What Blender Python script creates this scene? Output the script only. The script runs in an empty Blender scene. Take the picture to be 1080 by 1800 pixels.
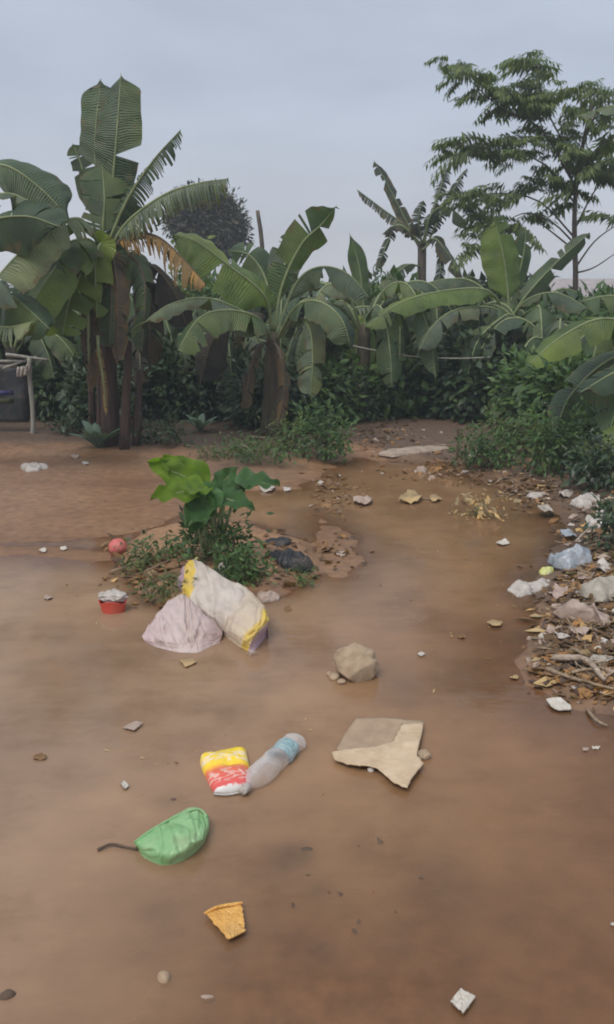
import bpy, math, random
import numpy as np
from mathutils import Vector, Matrix

# ------------------------------------------------------------------ camera, light
S = bpy.context.scene
COL = S.collection
CAMH, PITCH, F = 1.65, math.radians(13.5), 1500.0
cam = bpy.data.objects.new('camera', bpy.data.cameras.new('camera'))
COL.objects.link(cam); S.camera = cam
cam.location = (0, 0, CAMH)
cam.rotation_euler = (math.pi/2 - PITCH, 0, 0)
cam.data.sensor_fit = 'VERTICAL'
cam.data.sensor_height = 36.0
cam.data.lens = 36.0*F/1800.0
cam.data.clip_end = 2000

SUN_EL, SUN_AZ = math.radians(58), math.radians(215)
w = bpy.data.worlds.new('World'); S.world = w; w.use_nodes = True
nt = w.node_tree; nt.nodes.clear()
N_ = nt.nodes.new; L_ = nt.links.new
out = N_('ShaderNodeOutputWorld')
sky = N_('ShaderNodeTexSky'); sky.sky_type = 'NISHITA'; sky.sun_disc = False
sky.sun_elevation = SUN_EL; sky.sun_rotation = SUN_AZ; sky.air_density = 1.0; sky.dust_density = 3.0
b1 = N_('ShaderNodeBackground'); b1.inputs[1].default_value = 0.09
L_(sky.outputs[0], b1.inputs[0])
tc = N_('ShaderNodeTexCoord'); sep = N_('ShaderNodeSeparateXYZ'); L_(tc.outputs['Generated'], sep.inputs[0])
ramp = N_('ShaderNodeValToRGB'); L_(sep.outputs[2], ramp.inputs[0])
cr = ramp.color_ramp
cr.elements[0].position = 0.0; cr.elements[0].color = (.57, .565, .59, 1)
cr.elements[1].position = 0.22; cr.elements[1].color = (.395, .437, .515, 1)
e = cr.elements.new(0.08); e.color = (.465, .485, .54, 1)
e = cr.elements.new(1.0); e.color = (.62, .68, .78, 1)
mp = N_('ShaderNodeMapping'); L_(tc.outputs['Generated'], mp.inputs[0]); mp.inputs['Scale'].default_value = (1, 1, 3.2)
cn = N_('ShaderNodeTexNoise'); L_(mp.outputs[0], cn.inputs[0]); cn.inputs['Scale'].default_value = 2.6
cn.inputs['Detail'].default_value = 5; cn.inputs['Roughness'].default_value = .5
mr = N_('ShaderNodeMapRange'); L_(cn.outputs[0], mr.inputs[0]); mr.inputs[1].default_value = .3; mr.inputs[2].default_value = .7
mr.inputs[3].default_value = .87; mr.inputs[4].default_value = 1.13
b2 = N_('ShaderNodeBackground'); L_(ramp.outputs[0], b2.inputs[0]); L_(mr.outputs[0], b2.inputs[1])
ms = N_('ShaderNodeMixShader'); ms.inputs[0].default_value = .85
L_(b1.outputs[0], ms.inputs[1]); L_(b2.outputs[0], ms.inputs[2]); L_(ms.outputs[0], out.inputs[0])

sun = bpy.data.lights.new('sun', 'SUN'); sun.energy = 1.5; sun.angle = math.radians(35); sun.color = (1, .95, .88)
so = bpy.data.objects.new('sun', sun); COL.objects.link(so)
sd = Vector((math.sin(SUN_AZ)*math.cos(SUN_EL), math.cos(SUN_AZ)*math.cos(SUN_EL), math.sin(SUN_EL)))
so.rotation_euler = sd.to_track_quat('Z', 'Y').to_euler()
so.location = (0, 0, 20)
vs = S.view_settings
S.display_settings.display_device = 'sRGB'
vs.view_transform = 'Standard'; vs.look = 'None'; vs.exposure = 0.40; vs.gamma = 1; vs.use_curve_mapping = False
S.render.engine = 'CYCLES'
S.cycles.use_denoising = True
S.cycles.max_bounces = 6; S.cycles.transparent_max_bounces = 8
S.cycles.transmission_bounces = 4; S.cycles.diffuse_bounces = 3
S.cycles.filter_width = 1.9

rnd = random.Random(7)
RS = np.random.RandomState(7)

# ------------------------------------------------------------------ geometry helpers
CP, SP = math.cos(PITCH), math.sin(PITCH)
def ray(px, py):
    a = (px-540)/F; b = (900-py)/F
    return Vector((a, CP + b*SP, -SP + b*CP))
def P(px, py, z=0.0):          # the point of the level z seen at that pixel of the photograph
    d = ray(px, py); k = (z-CAMH)/d.z
    return Vector((0, 0, CAMH)) + d*k
def at(px, py, Y):             # the point at distance Y
    d = ray(px, py); k = Y/d.y
    return Vector((0, 0, CAMH)) + d*k

def lattice(seed, n=64):
    return np.random.RandomState(seed).rand(n, n)
_LAT = {}
def vnoise(x, y, seed=0):
    if seed not in _LAT: _LAT[seed] = lattice(seed)
    g = _LAT[seed]; n = g.shape[0]
    xi = np.floor(x).astype(int); yi = np.floor(y).astype(int)
    fx = x-xi; fy = y-yi
    fx = fx*fx*(3-2*fx); fy = fy*fy*(3-2*fy)
    a = g[xi % n, yi % n]; b = g[(xi+1) % n, yi % n]; c = g[xi % n, (yi+1) % n]; d = g[(xi+1) % n, (yi+1) % n]
    return (a*(1-fx)+b*fx)*(1-fy)+(c*(1-fx)+d*fx)*fy
def fbm(x, y, seed=0, octv=4, gain=.5):
    s = 0; a = 1; t = 0
    for o in range(octv):
        s = s + a*vnoise(x*2**o+o*17.3, y*2**o+o*9.1, seed+o); t += a; a *= gain
    return s/t - .5

def trinoise(x, y, seed=0):
    """piecewise linear noise on a sheared lattice: flat facets meeting in sharp creases"""
    if ('t', seed) not in _LAT: _LAT[('t', seed)] = lattice(seed+900)
    g = _LAT[('t', seed)]; n = 64
    u = x+y*.577; v = y*1.1547
    i = np.floor(u).astype(int); j = np.floor(v).astype(int); a = u-i; b = v-j
    h00 = g[i % n, j % n]; h10 = g[(i+1) % n, j % n]; h01 = g[i % n, (j+1) % n]; h11 = g[(i+1) % n, (j+1) % n]
    lo = h00+a*(h10-h00)+b*(h11-h10); hi = h00+b*(h01-h00)+a*(h11-h01)
    return np.where(a >= b, lo, hi)-.5
def crumple(x, y, f, seed=0):
    s = 0
    for k, am in enumerate((1, .55, .3)):
        th = seed*1.7+k*1.1; c, d = math.cos(th), math.sin(th); ff = f*1.9**k
        X_ = x*c-y*d; Y_ = (x*d+y*c)*(.6 if k == 0 else 1)
        w_ = fbm(X_*ff*.5, Y_*ff*.5, 300+seed+k, 2)*1.2
        s = s+am*trinoise(X_*ff+w_, Y_*ff-w_, seed+k*7)
    return s/1.3
def mesh_obj(name, verts, faces, mat=None, parent=None, uvs=None, smooth=True, loc=None):
    """verts in world space; when a parent is given they are stored relative to its location"""
    V = np.asarray(verts, dtype=float).reshape(-1, 3)
    off = np.array(parent_world(parent)) if parent is not None else np.array(loc if loc is not None else (0, 0, 0), float)
    me = bpy.data.meshes.new(name)
    me.from_pydata((V-off).tolist(), [], [tuple(int(i) for i in f) for f in faces])
    if uvs is not None:
        uvl = me.uv_layers.new(name='UVMap')
        li = np.empty(len(me.loops), dtype=np.int32); me.loops.foreach_get('vertex_index', li)
        uvl.data.foreach_set('uv', np.asarray(uvs, dtype=float)[li].ravel())
    if smooth: me.polygons.foreach_set('use_smooth', [True]*len(me.polygons))
    if mat: me.materials.append(mat)
    me.update()
    o = bpy.data.objects.new(name, me); COL.objects.link(o)
    if parent is not None:
        o.parent = parent
    else:
        o.location = Vector(off)
    return o
def parent_world(p):
    v = Vector((0, 0, 0))
    while p is not None:
        v += p.location; p = p.parent
    return v
def empty(name, loc):
    o = bpy.data.objects.new(name, None); COL.objects.link(o); o.location = loc; o.empty_display_size = .1
    return o
def tag(o, label=None, cat=None, group=None, kind=None):
    if label: o['label'] = label
    if cat: o['category'] = cat
    if group: o['group'] = group
    if kind: o['kind'] = kind
    return o
def catmull(pts, n):
    pts = [Vector(p) for p in pts]
    if len(pts) == 2:
        return [pts[0].lerp(pts[1], i/(n-1)) for i in range(n)]
    q = [pts[0]*2-pts[1]] + pts + [pts[-1]*2-pts[-2]]
    m = len(pts)-1; res = []
    for i in range(n):
        t = i/(n-1)*m; k = min(int(t), m-1); f = t-k
        a, b, c, d = q[k], q[k+1], q[k+2], q[k+3]
        res.append(.5*((2*b)+(c-a)*f+(2*a-5*b+4*c-d)*f*f+(3*b-a-3*c+d)*f**3))
    return res
def tube_data(path, radii, seg=6, wob=0, seed=0):
    r_ = random.Random(seed)
    V = []; Fc = []; UV = []
    n = len(path); prev = None
    for i, p in enumerate(path):
        t = (path[min(i+1, n-1)]-path[max(i-1, 0)]).normalized()
        a = t.orthogonal().normalized() if prev is None else (prev-t*prev.dot(t)).normalized()
        prev = a; b = t.cross(a)
        for k in range(seg):
            th = 2*math.pi*k/seg; rr = radii[i]*(1+wob*(r_.random()-.5))
            V.append(p+a*math.cos(th)*rr+b*math.sin(th)*rr); UV.append((k/seg, i/(n-1)))
    for i in range(n-1):
        for k in range(seg):
            k2 = (k+1) % seg
            Fc.append((i*seg+k, i*seg+k2, (i+1)*seg+k2, (i+1)*seg+k))
    Fc.append(tuple(range(seg))[::-1]); Fc.append(tuple((n-1)*seg+k for k in range(seg)))
    return V, Fc, UV
def tube(name, pts, r0, r1, mat, parent=None, seg=7, n=10, wob=0, seed=0, loc=None):
    path = catmull(pts, n)
    V, Fc, UV = tube_data(path, [r0+(r1-r0)*i/(n-1) for i in range(n)], seg, wob, seed)
    return mesh_obj(name, V, Fc, mat, parent, UV, loc=loc if loc is not None else (path[0] if parent is None else None))

# ------------------------------------------------------------------ materials
def newmat(name):
    m = bpy.data.materials.new(name); m.use_nodes = True
    t = m.node_tree; t.nodes.clear()
    o = t.nodes.new('ShaderNodeOutputMaterial'); p = t.nodes.new('ShaderNodeBsdfPrincipled')
    t.links.new(p.outputs[0], o.inputs[0])
    return m, t, p, o
def noise(t, scale, detail=4, coord='Object', rough=.55, stretch=None):
    c = t.nodes.new('ShaderNodeTexCoord'); n = t.nodes.new('ShaderNodeTexNoise')
    src = c.outputs[coord]
    if stretch:
        mpp = t.nodes.new('ShaderNodeMapping'); t.links.new(src, mpp.inputs[0]); mpp.inputs['Scale'].default_value = stretch
        src = mpp.outputs[0]
    t.links.new(src, n.inputs[0]); n.inputs['Scale'].default_value = scale
    n.inputs['Detail'].default_value = detail; n.inputs['Roughness'].default_value = rough
    return n
def rampn(t, src, stops):
    r = t.nodes.new('ShaderNodeValToRGB'); t.links.new(src, r.inputs[0])
    el = r.color_ramp.elements
    while len(el) > 1: el.remove(el[-1])
    el[0].position = stops[0][0]; el[0].color = (*stops[0][1], 1)
    for p_, c_ in stops[1:]:
        e_ = el.new(p_); e_.color = (*c_, 1)
    return r
def mixc(t, fac, a, b, mode='MIX'):
    m = t.nodes.new('ShaderNodeMix'); m.data_type = 'RGBA'; m.blend_type = mode
    for sock, v in ((m.inputs[0], fac), (m.inputs[6], a), (m.inputs[7], b)):
        if isinstance(v, (int, float)): sock.default_value = v
        elif isinstance(v, tuple): sock.default_value = (*v, 1)
        else: t.links.new(v, sock)
    return m.outputs[2]
def mathn(t, op, a, b=None, clamp=False):
    m = t.nodes.new('ShaderNodeMath'); m.operation = op; m.use_clamp = clamp
    for i, v in enumerate((a, b)):
        if v is None: continue
        if isinstance(v, (int, float)): m.inputs[i].default_value = v
        else: t.links.new(v, m.inputs[i])
    return m.outputs[0]
def bump(t, p, h, strength=.3, dist=.01):
    b = t.nodes.new('ShaderNodeBump'); t.links.new(h, b.inputs['Height'])
    b.inputs['Strength'].default_value = strength; b.inputs['Distance'].default_value = dist
    t.links.new(b.outputs[0], p.inputs['Normal']); return b
def crease(t, scale, coord='Object'):
    c = t.nodes.new('ShaderNodeTexCoord'); n = t.nodes.new('ShaderNodeTexNoise'); n.inputs['Scale'].default_value = scale*.5
    t.links.new(c.outputs[coord], n.inputs[0])
    w_ = mixc(t, .12, c.outputs[coord], n.outputs['Color'], 'MIX')
    h = None
    for k, wt in ((1, 1.0), (2.3, .5)):
        v = t.nodes.new('ShaderNodeTexVoronoi'); v.feature = 'F2' if k > 1 else 'F1'; v.inputs['Scale'].default_value = scale*k
        t.links.new(w_, v.inputs['Vector']); x = mathn(t, 'MULTIPLY', v.outputs['Distance'], wt)
        h = x if h is None else mathn(t, 'ADD', h, x)
    return h
def rough_mat(name, c1, c2, scale=8, rough=.7, bstr=.4, bdist=.01, stretch=None, spec=.4, rscale=None, coord='Object'):
    m, t, p, o = newmat(name)
    n = noise(t, scale, 6, coord, .6, stretch)
    r = rampn(t, n.outputs[0], [(.3, c1), (.7, c2)])
    t.links.new(r.outputs[0], p.inputs['Base Color'])
    p.inputs['Roughness'].default_value = rough; p.inputs['Specular IOR Level'].default_value = spec
    if bstr: bump(t, p, n.outputs[0], bstr, bdist)
    return m
def leaf_mat(name, top, under, brown=.0, trans=.25, rough=.45, var=.35, veins=True, tint=None, spec=.45, nscale=3.0):
    m, t, p, o = newmat(name)
    g = t.nodes.new('ShaderNodeNewGeometry')
    base = mixc(t, g.outputs['Backfacing'], top, under)
    n = noise(t, nscale, 5)
    # leaf-to-leaf and patch-to-patch variation of the pigment
    lo = tuple(c*(1-var) for c in (1, 1, 1)); hi = tuple(c*(1+var) for c in (1.1, 1, .8))
    r = rampn(t, n.outputs[0], [(.32, lo), (.68, hi)])
    base = mixc(t, 1.0, base, r.outputs[0], 'MULTIPLY')
    ri = rampn(t, g.outputs['Random Per Island'], [(0, (.55, .65, .75)), (.5, (.95, .98, 1)), (.85, (1.35, 1.25, .95)), (1, (1.75, 1.45, .95))])
    base = mixc(t, .7, base, ri.outputs[0], 'MULTIPLY')
    uv = t.nodes.new('ShaderNodeTexCoord'); sx = t.nodes.new('ShaderNodeSeparateXYZ'); t.links.new(uv.outputs['UV'], sx.inputs[0])
    if veins:
        v = mathn(t, 'ADD', mathn(t, 'MULTIPLY', sx.outputs[1], 390.0), mathn(t, 'MULTIPLY', n.outputs[0], 30.0))
        v = mathn(t, 'SINE', v)
        vv = mathn(t, 'MULTIPLY_ADD', v, .5); t.nodes[-1].inputs[2].default_value = .5
        base = mixc(t, mathn(t, 'MULTIPLY', mathn(t, 'MULTIPLY', vv, n.outputs[0]), .38), base, tuple(c*1.7 for c in top))
        bump(t, p, vv, .7, .006)
    if brown > 0:
        nb = noise(t, 9, 5)
        edge = mathn(t, 'MULTIPLY', sx.outputs[0], brown)
        s = mathn(t, 'ADD', edge, nb.outputs[0])
        rb = rampn(t, s, [(.80, (0, 0, 0)), (.95, (1, 1, 1))])
        base = mixc(t, mathn(t, 'MULTIPLY', rb.outputs[0], .75), base, (.15, .11, .05))
    t.links.new(base, p.inputs['Base Color'])
    p.inputs['Roughness'].default_value = rough; p.inputs['Specular IOR Level'].default_value = spec
    tr = t.nodes.new('ShaderNodeBsdfTranslucent')
    tcol = mixc(t, 1.0, base, (1.3, 1.5, .5), 'MULTIPLY'); t.links.new(tcol, tr.inputs[0])
    mx = t.nodes.new('ShaderNodeMixShader'); mx.inputs[0].default_value = trans
    t.links.new(p.outputs[0], mx.inputs[1]); t.links.new(tr.outputs[0], mx.inputs[2]); t.links.new(mx.outputs[0], o.inputs[0])
    return m

M = {}
M['ban_dark'] = leaf_mat('banana_leaf_dark', (.038, .074, .032), (.055, .090, .052), .35, .22)
M['ban_mid'] = leaf_mat('banana_leaf_green', (.058, .108, .036), (.078, .125, .062), .35, .30)
M['ban_bright'] = leaf_mat('banana_leaf_yellow_green', (.105, .165, .030), (.125, .185, .055), .22, .38)
M['ban_pale'] = leaf_mat('banana_leaf_pale_underside', (.105, .145, .090), (.125, .165, .112), .40, .25)
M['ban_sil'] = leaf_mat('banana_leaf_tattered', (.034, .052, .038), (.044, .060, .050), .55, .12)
M['ban_dead'] = leaf_mat('banana_leaf_dead', (.080, .062, .048), (.100, .082, .066), .6, .0, .85, spec=.15)
M['ban_rust'] = leaf_mat('banana_leaf_rusty', (.24, .15, .06), (.24, .17, .09), .5, .05, .8, spec=.15)
M['ban_deaddark'] = leaf_mat('banana_leaf_dead_grey', (.046, .046, .044), (.056, .054, .050), .3, .0, .9, spec=.1)
M['midrib'] = rough_mat('midrib', (.16, .20, .08), (.26, .30, .15), 12, .5, .1)
M['midrib_dry'] = rough_mat('midrib_dry', (.075, .058, .04), (.15, .115, .08), 12, .7, .1)
M['pseudostem'] = rough_mat('pseudostem', (.045, .036, .028), (.115, .095, .055), 5, .7, .6, .02, (3, 3, .5))
M['pseudo_red'] = rough_mat('pseudostem_sheath', (.042, .028, .024), (.105, .066, .050), 6, .75, .6, .02, (4, 4, .5))
M['sh_dark'] = leaf_mat('shrub_leaf_dark', (.038, .072, .036), (.052, .088, .052), 0, .15, .4, .35, False)
M['sh_mid'] = leaf_mat('shrub_leaf', (.058, .120, .036), (.078, .135, .055), 0, .22, .5, .35, False)
M['sh_olive'] = leaf_mat('shrub_leaf_olive', (.085, .115, .040), (.100, .130, .060), 0, .25, .55, .35, False)
M['sh_light'] = leaf_mat('shrub_leaf_light', (.13, .19, .05), (.15, .20, .09), 0, .3, .55, .3, False)
M['sh_blue'] = leaf_mat('blue_green_leaf', (.15, .23, .19), (.18, .25, .22), 0, .15, .6, .2, False)
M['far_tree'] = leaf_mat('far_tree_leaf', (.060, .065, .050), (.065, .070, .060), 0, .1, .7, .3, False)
M['tree_leaf'] = leaf_mat('tree_leaflet', (.095, .145, .058), (.11, .150, .09), 0, .38, .5, .35, False)
M['taro_bright'] = leaf_mat('cocoyam_leaf_bright', (.155, .27, .03), (.14, .23, .06), .12, .40, .45, .25, True, nscale=11)
M['taro_dark'] = leaf_mat('cocoyam_leaf_dark', (.065, .150, .055), (.09, .16, .08), .1, .25, .42, .2, True, nscale=11)
M['bark'] = rough_mat('bark', (.07, .055, .045), (.16, .13, .11), 9, .85, .7, .02, (3, 3, .6))
M['pole_wood'] = rough_mat('weathered_pole', (.20, .19, .16), (.38, .36, .31), 9, .8, .5, .01, (4, 4, .4))
M['stick'] = rough_mat('stick_wood', (.15, .10, .06), (.36, .27, .18), 20, .75, .4, .004, (3, 3, 1))
M['plank'] = rough_mat('wet_bleached_wood', (.20, .14, .10), (.52, .42, .33), 9, .7, .8, .02, (.6, 5, 5))
M['rock'] = rough_mat('rock', (.24, .165, .10), (.46, .345, .23), 11, .8, .9, .012)
M['twig'] = rough_mat('twig_wood', (.07, .045, .03), (.14, .09, .06), 20, .8, .4, .003)

def plastic(name, c1, c2, rough=.35, trans=.15, scale=6, bstr=.3, spec=.5, dirt=.35):
    m, t, p, o = newmat(name)
    n = noise(t, scale, 5); r = rampn(t, n.outputs[0], [(.3, c1), (.7, c2)])
    t.links.new(r.outputs[0], p.inputs['Base Color']); p.inputs['Roughness'].default_value = rough
    p.inputs['Specular IOR Level'].default_value = spec
    bump(t, p, crease(t, max(14, scale*2)), .55, .012)
    nd = noise(t, 7, 6, rough=.7); dr = rampn(t, nd.outputs[0], [(.52, (0, 0, 0)), (.66, (1, 1, 1))])
    bc = mixc(t, mathn(t, 'MULTIPLY', dr.outputs[0], dirt), r.outputs[0], (.24, .155, .095)); t.links.new(bc, p.inputs['Base Color'])
    if trans:
        tr = t.nodes.new('ShaderNodeBsdfTranslucent'); t.links.new(r.outputs[0], tr.inputs[0])
        mx = t.nodes.new('ShaderNodeMixShader'); mx.inputs[0].default_value = trans
        t.links.new(p.outputs[0], mx.inputs[1]); t.links.new(tr.outputs[0], mx.inputs[2]); t.links.new(mx.outputs[0], o.inputs[0])
    return m
M['green_plastic'] = plastic('green_plastic_film', (.20, .42, .17), (.34, .54, .27), .4, .12, 9, .25)
M['orange_card'] = plastic('orange_card', (.62, .30, .06), (.80, .45, .12), .6, 0, 25, .3)
M['red_plastic'] = plastic('red_plastic', (.55, .05, .035), (.70, .11, .07), .4, .1)
M['red_ball'] = plastic('faded_red_rubber', (.50, .08, .07), (.68, .20, .17), .5, 0, 10)
M['white_film'] = plastic('dirty_white_film', (.38, .32, .27), (.66, .61, .55), .5, .1, 14)
M['white_paper'] = plastic('dirty_white_paper', (.48, .42, .34), (.66, .61, .54), .8, 0, 20)
M['grey_film'] = plastic('grey_blue_film', (.25, .28, .31), (.48, .51, .55), .25, .15, 10)
M['tan_film'] = plastic('muddy_film', (.33, .24, .19), (.52, .40, .33), .5, .1, 10)
M['grey_tan_film'] = plastic('muddy_grey_film', (.30, .26, .20), (.50, .45, .38), .5, .1, 10)
M['black_film'] = plastic('black_film', (.010, .010, .011), (.028, .028, .03), .5, 0, 12)
M['yellow_film'] = plastic('pale_yellow_film', (.55, .55, .12), (.70, .70, .35), .5, .1, 12)
M['pink_chip'] = plastic('muddy_pink_scrap', (.30, .21, .16), (.50, .39, .32), .7, 0, 20)
M['dry_leaf'] = leaf_mat('dry_leaf', (.20, .125, .075), (.24, .16, .10), 0, .1, .8, .5, False, spec=.2)
M['tan_leaf'] = leaf_mat('tan_leaf', (.38, .29, .18), (.42, .32, .21), 0, .1, .8, .4, False, spec=.2)
M['dark_tarp'] = plastic('dark_tarp', (.035, .038, .042), (.060, .064, .068), .7, 0, 3)
M['blue_cloth'] = plastic('blue_cloth', (.020, .020, .10), (.04, .04, .16), .8, 0, 3)
M['olive_cloth'] = plastic('olive_cloth', (.035, .038, .015), (.05, .055, .02), .8, 0, 3)
M['roof_rust'] = rough_mat('rusty_roof', (.26, .23, .22), (.38, .34, .33), 3, .7, .2)
M['house_wall'] = rough_mat('rendered_wall', (.34, .29, .25), (.42, .37, .32), 3, .9, .1)

# ------------------------------------------------------------------ ground and water
def polyxy(pp, z=0.0): return np.array([P(x, y, z)[:2] for x, y in pp])
def sdf_poly(x, y, poly):      # negative inside
    d = np.full(x.shape, 1e9); inside = np.zeros(x.shape, bool)
    n = len(poly)
    for i in range(n):
        a = poly[i]; b = poly[(i+1) % n]
        ex, ey = b-a; wx = x-a[0]; wy = y-a[1]
        t = np.clip((wx*ex+wy*ey)/(ex*ex+ey*ey+1e-12), 0, 1)
        d = np.minimum(d, np.hypot(wx-t*ex, wy-t*ey))
        c = ((a[1] <= y) & (b[1] > y)) | ((b[1] <= y) & (a[1] > y))
        xx = a[0] + (y-a[1])/((b[1]-a[1]) if abs(b[1]-a[1]) > 1e-9 else 1e-9)*ex
        inside ^= c & (x < xx)
    return np.where(inside, -d, d)
SHORE = polyxy([(-900, 812), (-250, 810), (0, 808), (150, 802), (265, 812), (300, 858), (420, 868), (520, 858), (570, 842), (600, 815),
                (630, 806), (700, 812), (780, 812), (850, 838), (900, 858), (960, 885), (985, 930), (960, 975),
                (950, 1025), (965, 1085), (930, 1130), (945, 1190), (1010, 1232), (1090, 1260), (1180, 1330), (1500, 1600)])
SHORE = np.vstack([SHORE, [[2.2, .2], [2.5, -3], [-6, -3], [-14, 6]]])
MOUND = polyxy([(215, 975), (250, 935), (330, 920), (440, 925), (540, 955), (555, 1000), (500, 1045), (400, 1070), (290, 1075), (240, 1040)])
RIDGE = polyxy([(-300, 962), (0, 958), (120, 960), (200, 968), (200, 985), (60, 978), (-300, 985)])
PATCH = polyxy([(560, 905), (610, 940), (640, 985), (600, 1010), (560, 985)])
FLAT = polyxy([(-500, 795), (0, 795), (280, 800), (330, 845), (320, 890), (260, 935), (120, 955), (-500, 955)])
def height(x, y):
    x = np.asarray(x, float); y = np.asarray(y, float)
    nn = fbm(x*1.1, y*1.1, 3, 4)*.35+fbm(x*4.5, y*4.5, 13, 4)*.22
    s = sdf_poly(x, y, SHORE) + nn*np.clip(y/6, .3, 1)
    land = np.where(s > 0, .10*(1-np.exp(-s/.5))+.010*np.minimum(s, 8), np.maximum(s, -.5)*.085)
    m = sdf_poly(x, y, MOUND) + nn*.25
    h = np.maximum(land, np.where(m < 0, .10*(1-np.exp(m/.18)), -.03*(1-np.exp(-m/.3)) - m*.15))
    for poly, hh in ((RIDGE, .012), (PATCH, .005), (FLAT, .010)):
        m = sdf_poly(x, y, poly) + nn*.2
        h = np.maximum(h, np.where(m < 0, hh*(1-np.exp(m/.1)), -m*.10))
    # the near mud lies just under the surface
    near = np.clip((3.2-y)/1.4, 0, 1)*np.clip((x+1.0)/.9, 0, 1)
    h = np.maximum(h, -.05+near*.0395) + fbm(x*1.7, y*1.7, 11, 4)*.022
    q = np.clip(h/.06, 0, 1)
    h = h + fbm(x*9, y*9, 21, 4)*(.008+.024*q) + fbm(x*40, y*40, 31, 2)*(.0015+.009*q)
    return h
def hz(x, y): return float(height(np.array([x]), np.array([y]))[0])
def G(px, py):                 # a point on the ground or on the water, whichever is higher
    z = 0.0
    for _ in range(6):
        p = P(px, py, z); z = max(0.0, hz(p.x, p.y))
    p = P(px, py, z); return p

def spaced(a, b, n, c, k):     # lines crowded round c
    t = np.linspace(-1, 1, n); f = np.sinh(k*t)/math.sinh(k)
    return np.where(f < 0, c+(c-a)*f, c+(b-c)*f)
xs = np.concatenate([[-400, -150, -60, -30, -20], spaced(-14, 14, 330, 0, 2.6), [20, 30, 60, 150, 400]])
yr = 1.2*np.exp(np.linspace(0, math.log(18/1.2), 420))
ys = np.concatenate([[-30, -10, -3, 0, .7], yr, [20, 24, 30, 40, 60, 100, 200, 500, 900]])
X, Y = np.meshgrid(xs, ys)
Z = height(X, Y)
Z[(np.abs(X) > 15) | (Y > 19) | (Y < .5)] = np.clip(Z[(np.abs(X) > 15) | (Y > 19) | (Y < .5)], -.02, .16)
def gridfaces(ny, nx):
    i = np.arange(ny-1)[:, None]*nx+np.arange(nx-1)[None]
    i = i.ravel(); return np.stack([i, i+1, i+nx+1, i+nx], 1)
mt, t, p, o = newmat('wet_mud')
sA = t.nodes.new('ShaderNodeAttribute'); sA.attribute_name = 'soil_shade'
n1 = noise(t, .9, 5); n2 = noise(t, 14, 6); n3 = noise(t, 4, 6, rough=.7)
c = rampn(t, n1.outputs[0], [(.3, (.245, .130, .068)), (.5, (.315, .176, .094)), (.7, (.360, .215, .118))])
c2 = rampn(t, n2.outputs[0], [(.3, (.72, .70, .68)), (.7, (1.18, 1.16, 1.12))])
cc = mixc(t, 1, c.outputs[0], c2.outputs[0], 'MULTIPLY')
dk = rampn(t, n3.outputs[0], [(.60, (0, 0, 0)), (.70, (1, 1, 1))])
cc = mixc(t, mathn(t, 'MULTIPLY', dk.outputs[0], .55), cc, (.130, .078, .048))
cc = mixc(t, sA.outputs['Fac'], cc, mixc(t, 1, c2.outputs[0], (.130, .086, .060), 'MULTIPLY'))  # dark soil colour away from the shore, with the plants' shade painted into it
g = t.nodes.new('ShaderNodeNewGeometry'); sz = t.nodes.new('ShaderNodeSeparateXYZ'); t.links.new(g.outputs['Position'], sz.inputs[0])
wd_ = rampn(t, mathn(t, 'MULTIPLY', sz.outputs[2], 10.0), [(.0, (.74, .72, .70)), (.5, (1, 1, 1))])
cc = mixc(t, 1, cc, wd_.outputs[0], 'MULTIPLY')
wet = t.nodes.new('ShaderNodeMapRange'); t.links.new(sz.outputs[2], wet.inputs[0])
wet.inputs[1].default_value = 0.0; wet.inputs[2].default_value = .09; wet.inputs[3].default_value = .42; wet.inputs[4].default_value = .75
t.links.new(wet.outputs[0], p.inputs['Roughness']); p.inputs['Specular IOR Level'].default_value = .4
t.links.new(cc, p.inputs['Base Color']); bump(t, p, n2.outputs[0], .5, .012)
ground = mesh_obj('ground', np.stack([X, Y, Z], -1).reshape(-1, 3), gridfaces(len(ys), len(xs)), mt)
tag(ground, kind='structure')
ga = ground.data.attributes.new('soil_shade', 'FLOAT', 'POINT')
ga.data.foreach_set('value', (np.clip((sdf_poly(X, Y, SHORE)+fbm(X*2, Y*2, 77, 4)*.9+np.where(X > .9, .35, -.1))/.7, 0, 1)*np.clip(np.maximum((Y-3)/3, (X-.7)/.4), 0, 1)).ravel())

# water: one level sheet; the suspended mud hides the bottom as the water deepens
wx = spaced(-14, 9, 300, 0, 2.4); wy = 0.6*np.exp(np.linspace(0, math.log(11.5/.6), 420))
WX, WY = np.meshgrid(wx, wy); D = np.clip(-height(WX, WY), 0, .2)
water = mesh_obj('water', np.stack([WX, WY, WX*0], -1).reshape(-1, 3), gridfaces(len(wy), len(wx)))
tag(water, kind='structure')
at_ = water.data.attributes.new('depth', 'FLOAT', 'POINT'); at_.data.foreach_set('value', D.ravel())
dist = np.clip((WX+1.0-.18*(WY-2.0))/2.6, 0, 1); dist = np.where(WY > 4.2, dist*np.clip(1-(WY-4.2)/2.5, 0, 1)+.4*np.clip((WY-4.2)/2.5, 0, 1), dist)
at2 = water.data.attributes.new('reflection_tint', 'FLOAT', 'POINT'); at2.data.foreach_set('value', dist.ravel())
st_ = np.zeros(WX.shape)
for px_, py_, sx_, am in ((520, 1660, .05, .8), (500, 1520, .06, .8), (560, 1560, .04, .7), (610, 1600, .05, .6), (700, 1640, .05, .6), (520, 1500, .05, .9), (640, 1490, .05, .6), (410, 1690, .05, .6), (275, 1610, .05, .7), (300, 1410, .04, .5),
                         (460, 1200, .12, .35), (700, 1210, .22, .5), (850, 1190, .28, .5), (660, 1030, .3, .3), (100, 1230, .4, .35), (880, 1600, .2, .3), (420, 1250, .15, .3), (760, 1540, .1, .5), (560, 1690, .06, .6), (650, 1720, .1, .5)):
    q_ = P(px_, py_); st_ += am*np.exp(-(((WX-q_.x)/sx_)**2+((WY-q_.y)/(sx_*1.3))**2))
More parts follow.
